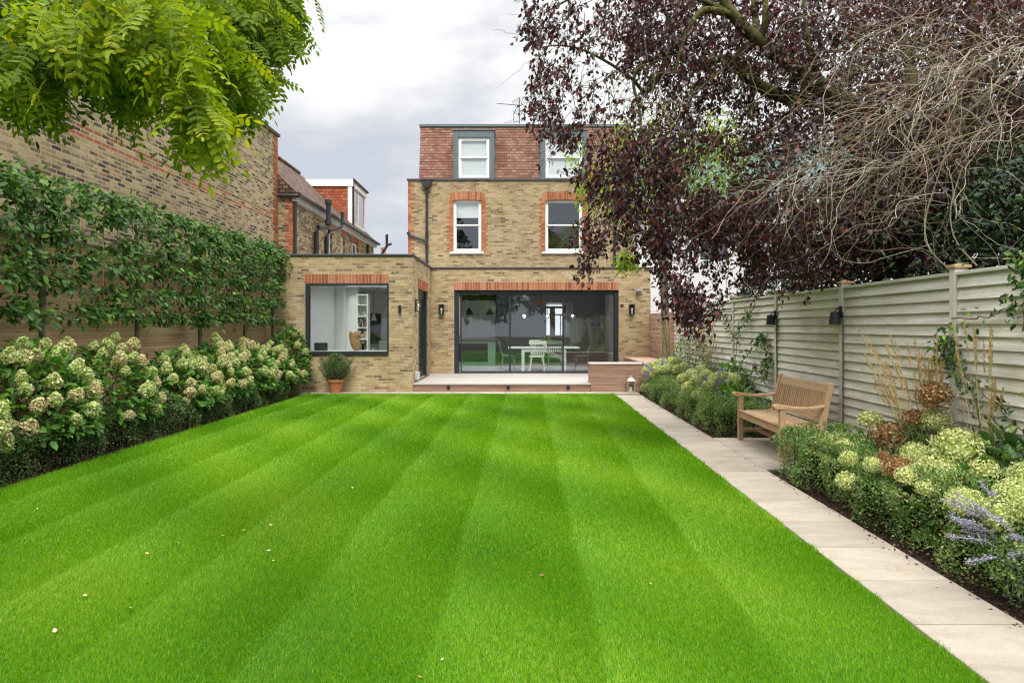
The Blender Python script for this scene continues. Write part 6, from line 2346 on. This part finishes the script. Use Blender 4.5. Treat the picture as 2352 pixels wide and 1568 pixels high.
def crown_fill(poly, ylo, yhi, n, droop, nleaf, thr, seed):
    poly = np.array(poly, float)
    lo, hi = poly.min(0), poly.max(0)
    c = 0
    while c < n:
        p = rng.uniform(lo, hi)
        inside = False
        j = len(poly) - 1
        for i in range(len(poly)):
            if (poly[i, 1] > p[1]) != (poly[j, 1] > p[1]) and p[0] < (poly[j, 0] - poly[i, 0]) * (p[1] - poly[i, 1]) / (poly[j, 1] - poly[i, 1]) + poly[i, 0]:
                inside = not inside
            j = i
        if not inside:
            continue
        y = rng.uniform(ylo, yhi)
        w = np.array(PX(p[0], p[1], y))
        if noise3(w[None], 3.1, seed)[0] < thr + rng.normal(0, .12):
            continue
        c += 1
        L = rng.uniform(.22, .5)
        d = unit(np.array([rng.normal(-.35, .5), rng.normal(-.1, .5), rng.normal(-droop, .45)]))
        s = np.linspace(0, 1, 6)[:, None]
        path = w - d * L * .5 + d * L * s + np.array([0, 0, -.10 * droop]) * s ** 2 + rng.normal(0, .008, (6, 3))
        TW.append((path, np.linspace(.005, .002, 6)))
        k = int(nleaf * rng.uniform(.6, 1.3))
        u = rng.uniform(.1, 1.05, k)
        LP_.append(np.stack([np.interp(u, np.linspace(0, 1, 6), path[:, i]) for i in range(3)], 1) + rng.normal(0, .028, (k, 3)))


crown_fill([(1205, -60), (1500, -60), (1520, 120), (1540, 300), (1420, 330), (1300, 330), (1215, 260), (1230, 180), (1240, 120), (1195, 60)], 7.2, 8.8, 250, .55, 13, .08, 1.0)
crown_fill([(1500, -60), (1900, -60), (1900, 260), (1700, 330), (1540, 300)], 7.2, 9.6, 800, .5, 14, -.25, 2.2)
crown_fill([(1230, 300), (1420, 280), (1560, 320), (1560, 560), (1440, 580), (1400, 470), (1330, 430), (1300, 380)], 6.6, 7.8, 230, .75, 15, .06, 3.1)
crown_fill([(1330, 470), (1440, 480), (1440, 560), (1385, 560), (1350, 600)], 6.7, 7.2, 30, .8, 13, -.3, .4)
crown_fill([(1480, 540), (1680, 470), (1760, 600), (1690, 690), (1640, 720), (1590, 740), (1560, 700), (1530, 640)], 6.6, 7.8, 135, .75, 14, .05, 4.0)
crown_fill([(1560, 320), (1900, 260), (1950, 480), (1700, 560), (1600, 520)], 6.8, 9.0, 450, .6, 14, .0, 5.0)
crown_fill([(1420, 300), (1600, 260), (1600, 560), (1440, 540)], 6.8, 8.2, 55, .7, 14, -.1, 8.0)
crown_fill([(1500, -60), (1300, -60), (1330, 250), (1520, 300)], 7.4, 9.0, 130, .5, 13, -.05, 9.0)
crown_fill([(1900, -60), (2420, -60), (2420, 420), (1950, 480)], 7.0, 10.5, 1900, .45, 15, -.5, 6.0)
crown_fill([(1700, 540), (1950, 470), (2200, 440), (2150, 590), (1900, 640), (1740, 660)], 7.4, 9.4, 520, .6, 14, -.3, 7.0)
crown_fill([(1880, 240), (2420, 240), (2420, 560), (2150, 600), (1900, 620)], 7.6, 9.6, 800, .5, 14, -.6, 3.7)
crown_fill([(1540, 470), (1780, 470), (1760, 640), (1610, 660)], 7.2, 8.6, 120, .65, 14, -.1, 2.7)
P = np.concatenate(LP_)
P = P[(P[:, 0] < FX0 + KG * P[:, 1] - .1) | (P[:, 2] > 2.1) | (P[:, 0] > FX0 + .4)]
s = .060 * rng.uniform(.6, 1.3, len(P))
rnd = np.clip(rng.beta(1.5, 2.0, len(P)), 0, 1)
leaves('crown', L_['purple'], P, unit(rng.normal(0, .5, P.shape) + np.array([-.1, 0, -.75])), rand_dirs(len(P)) + np.array([0, -.3, .3]), s, s * .58, T_OVAL, rnd, pt_)
tubes('twigs', M['bark_dark'], TW, 3, pt_)
FT = []
for (x0, x1, y0, y1, ya, yb, n) in ((1420, 1620, 150, 560, 6.8, 7.6, 90), (1600, 2000, 60, 560, 7.0, 8.2, 150), (1950, 2380, 0, 420, 6.6, 8.2, 170), (1240, 1450, 60, 330, 7.3, 8.3, 40), (1650, 2250, 430, 620, 7.2, 8.4, 60)):
    for _ in range(n):
        p = PX(rng.uniform(x0, x1), rng.uniform(y0, y1), rng.uniform(ya, yb))
        d = np.array([rng.normal(-.3, .6), rng.normal(0, .5), rng.normal(-.35, .6)])
        q_, r_ = None, None
        pp = [np.array(p)]
        d = unit(d)
        for k in range(10):
            d = unit(d + rng.normal(0, .25, 3) + np.array([0, 0, -.05]))
            pp.append(pp[-1] + d * rng.uniform(.05, .12))
        pp = np.array(pp)
        if pp[:, 2].min() > 2.05:
            FT.append((pp, np.linspace(rng.uniform(.003, .006), .0018, len(pp))))
tubes('mossy_twigs', M['twig_moss'], FT, 4, pt_)

# ------------------------------------------------------------------ bare straw coloured climber hanging out of the tree
bt = thing('bare_twiggy_climber', 'tangle of bare straw coloured twigs hanging over the fence at the upper right', 'climbing plant', (4.35, 6.0, 0))
TW2 = []


def wander(p, d, L, r0, curl, sag, m=12):
    p, d = np.array(p, float), unit(np.array(d, float))
    out = [p.copy()]
    for i in range(m - 1):
        d = unit(d + rng.normal(0, curl, 3) + np.array([0, 0, -sag]))
        p = p + d * L / (m - 1)
        out.append(p.copy())
    return np.array(out), np.linspace(r0, r0 * .4, m)


main = [spline([GP(4.1, 5.9, 0), GP(4.05, 5.85, 1.6), PX(2130, 560, 6.0), PX(2150, 420, 6.0), PX(2230, 250, 5.8), PX(2420, 80, 5.5)], 8),
        spline([GP(4.15, 5.6, 0), GP(4.1, 5.6, 1.6), PX(2190, 540, 5.8), PX(2205, 400, 5.8), PX(2300, 200, 5.6)], 8),
        spline([PX(2450, 70, 5.4), PX(2300, 115, 5.6), PX(2180, 170, 5.7), PX(2080, 230, 5.8), PX(1980, 300, 5.9)], 8),
        spline([PX(2450, 260, 5.4), PX(2250, 300, 5.6), PX(2080, 370, 5.9), PX(1950, 400, 6.1), PX(1850, 410, 6.3)], 8),
        spline([PX(2300, 120, 5.6), PX(2200, 60, 5.8), PX(2080, 40, 6.0), PX(1980, 60, 6.2)], 8)]
for i, p in enumerate(main):
    TW2.append((p, np.linspace(.012 if i < 2 else .006, .004, len(p))))
for i, n in ((2, 170), (3, 125), (4, 65), (0, 80), (1, 50)):
    for _ in range(n):
        p = main[i]
        b = p[rng.integers(len(p) // 4 if i < 2 else 0, len(p))] + rng.normal(0, .09, 3)
        if i < 2 and b[2] < 1.95:
            continue
        d = np.array([-1 + rng.normal(0, .6), rng.normal(0, .6), -.25 + rng.normal(0, .5)])
        TW2.append(wander(b, d, rng.uniform(.4, 1.6), rng.uniform(.0016, .0036), .23, .06, 14))
# keep the sprays off the house side of the fence
TW2 = [(p, r) for p, r in TW2 if p[:, 2].min() > 1.98 or (p[:, 0] > FX0 + KG * p[:, 1] + .1).all()]
tubes('twigs', M['twig'], TW2, 4, bt)
k = 160
bb = [TW2[i][0][rng.integers(3, 12)] for i in rng.integers(6, len(TW2), k)]
bb = np.array(bb)
leaves('dead_leaves', m_leaf('withered_leaf', [(0, (0.12, 0.02, 0.02, 1)), (0.5, (0.2, 0.17, 0.2, 1)), (0.8, (0.30, 0.12, 0.04, 1)), (1, (0.4, 0.36, 0.4, 1))], .25), bb, rand_dirs(k), rand_dirs(k), .055, .04, T_OVAL, None, bt)

# ------------------------------------------------------------------ golden robinia over the left of the picture
rb = thing('golden_robinia', 'golden green robinia branches with feathery leaves hanging into the top left corner', 'tree', (-3.6, 1.2, 0))
RL = [([Vector((-3.6, 1.2, -.05)), Vector((-3.55, 1.25, 1.6)), Vector((-3.4, 1.5, 2.7)), Vector((-3.1, 1.9, 3.3))], .13, .09),
      ([Vector((-3.1, 1.9, 3.3)), PX(-60, -80, 3.0), PX(180, -60, 3.0), PX(430, -20, 3.7), PX(520, 70, 4.0), PX(560, 160, 4.0), PX(535, 240, 4.0)], .035, .004),
      ([PX(430, -20, 3.1), PX(560, 0, 3.6), PX(640, 60, 3.8), PX(660, 110, 3.8)], .02, .005),
      ([PX(-60, -80, 3.0), PX(20, 30, 2.6), PX(50, 100, 2.5), PX(62, 180, 2.5), PX(66, 260, 2.5)], .02, .005),
      ([PX(180, -60, 3.0), PX(210, 60, 3.2), PX(330, 140, 3.0), PX(420, 230, 2.8), PX(455, 310, 2.7)], .014, .003),
      ([PX(100, -70, 3.0), PX(180, 120, 2.8), PX(270, 200, 2.7), PX(310, 270, 2.7)], .015, .004)]
tubes('trunk', M['bark_dark'], [(spline(p, 8), np.linspace(a, b, 8 * (len(p) - 1) + 1)) for p, a, b in RL], 8, rb)
LV, LF, LR, base_ = [], [], [], 0
Pl, Dl, Nl, Ll, Rl = [], [], [], [], []
rach = []


def compound(p, d, L, r, n=8):
    """One feathery leaf: paired leaflets on a drooping stalk."""
    d = unit(np.array(d, float))
    nrm = unit(np.cross(d, np.cross(np.array([0.0, 0, 1]) + rng.normal(0, .35, 3), d)))
    side = np.cross(nrm, d)
    s = np.linspace(0, 1, n + 1)
    path = np.array(p) + d * (L * s)[:, None] + np.array([0, 0, -.22 * L]) * (s ** 2)[:, None]
    rach.append((path, np.linspace(.0014, .0006, n + 1)))
    for i in range(1, n + 1):
        for sg in ((-1, 1) if i < n else (0,)):
            t = unit(path[i] - path[i - 1])
            dd = unit(side * sg * 1.0 + t * (.28 if sg else 1) + np.array([0, 0, -.18]) + rng.normal(0, .08, 3))
            Pl.append(path[i])
            Dl.append(dd)
            Nl.append(unit(nrm + rng.normal(0, .22, 3)))
            Ll.append(.235 * L * (1 - .25 * abs(i / n - .5)) * rng.uniform(.88, 1.1))
            Rl.append(np.clip(r + rng.normal(0, .1), 0, 1))


# clusters: picture position, depth, spread in picture units, leaf count, tint (low paints leaves deep in shade, high paints lit ones)
RC = [(560, 235, 3.4, 45, 20, .5), (530, 285, 3.3, 22, 10, .62), (620, 110, 3.6, 50, 26, .45), (462, 330, 2.6, 14, 5, .6), (465, 372, 2.5, 7, 5, .7), (600, 205, 3.5, 28, 10, .5), (650, 60, 3.7, 40, 18, .45), (20, 150, 2.6, 50, 14, .35), (110, 40, 2.6, 95, 34, .40), (30, 110, 2.6, 70, 22, .30), (250, 40, 2.2, 80, 20, .70), (330, 90, 2.1, 70, 20, .72), (190, 110, 2.1, 70, 20, .65), (120, 90, 2.2, 50, 10, .66),
      (400, 120, 2.2, 55, 14, .62), (420, 40, 2.6, 80, 26, .5), (520, 50, 3.4, 70, 34, .42), (600, 60, 3.6, 60, 34, .42), (640, 30, 3.7, 45, 22, .48), (655, 95, 3.7, 25, 14, .52), (570, 130, 3.4, 50, 26, .45), (600, 180, 3.4, 0.1, 1, .5),
      (490, 150, 3.0, 60, 26, .50), (530, 210, 3.1, 40, 20, .55), (550, 265, 3.1, 14, 7, .6), (415, 200, 2.0, 45, 14, .66), (440, 255, 2.0, 30, 8, .62), (468, 300, 2.0, 20, 6, .64), (425, 300, 2.1, 18, 4, .45), (466, 345, 1.95, 8, 4, .75),
      (270, 190, 2.6, 50, 20, .35), (220, 215, 2.6, 35, 12, .4), (310, 240, 2.6, 26, 12, .62), (300, 275, 2.6, 14, 5, .68), (60, 190, 2.5, 45, 16, .45), (65, 240, 2.5, 36, 16, .48), (30, 260, 2.5, 30, 10, .45), (95, 260, 2.5, 22, 8, .6),
      (130, 170, 2.7, 50, 14, .5), (10, 30, 2.7, 60, 16, .3), (350, -20, 2.8, 80, 24, .5), (170, -10, 2.8, 80, 22, .5), (500, -20, 3.2, 70, 24, .45), (610, -20, 3.6, 50, 18, .5), (340, 150, 2.6, 60, 16, .45), (210, 160, 2.4, 40, 10, .6), (370, 60, 2.9, 60, 16, .45)]
for px, py, y, sp_, n, tint in RC:
    for _ in range(int(n * 3.4)):
        yy = max(2.15, y + .25 + rng.normal(0, .2))
        p = PX(px + rng.normal(0, sp_ * .55), py + rng.normal(0, sp_ * .42) - 14, yy)
        d = np.array([rng.normal(.12, .5), rng.normal(0, .45), rng.normal(-.62, .35)])
        p.z += .085
        compound(p, d, rng.uniform(.12, .185), tint - .07 + rng.normal(0, .13), int(rng.integers(6, 9)))
leaves('crown', L_['robinia'], np.array(Pl), np.array(Dl), np.array(Nl), np.array(Ll), np.array(Ll) * .47, T_ROUND, np.array(Rl), rb)
tubes('leaf_stalks', m_plain('green_leaf_stalk', (0.2, 0.28, 0.05, 1), 0.7), rach, 3, rb)

# ------------------------------------------------------------------ trees behind the viewer, mirrored in the panes
n = 9000
cx_ = rng.uniform(-15, 15, n)
P = np.stack([cx_, rng.uniform(-13, -9.5, n), rng.uniform(.2, 1, n) ** .8 * (8.5 + 1.6 * np.sin(cx_ * .9) + 1.0 * np.sin(cx_ * 2.3))], 1)
o = leaves('treeline', L_['ever'], P, rand_dirs(n), rand_dirs(n), .55, .34, T_DIAM)
tag(o, 'dark trees at the other end of the garden, mirrored in the window panes', 'trees', None, 'stuff')
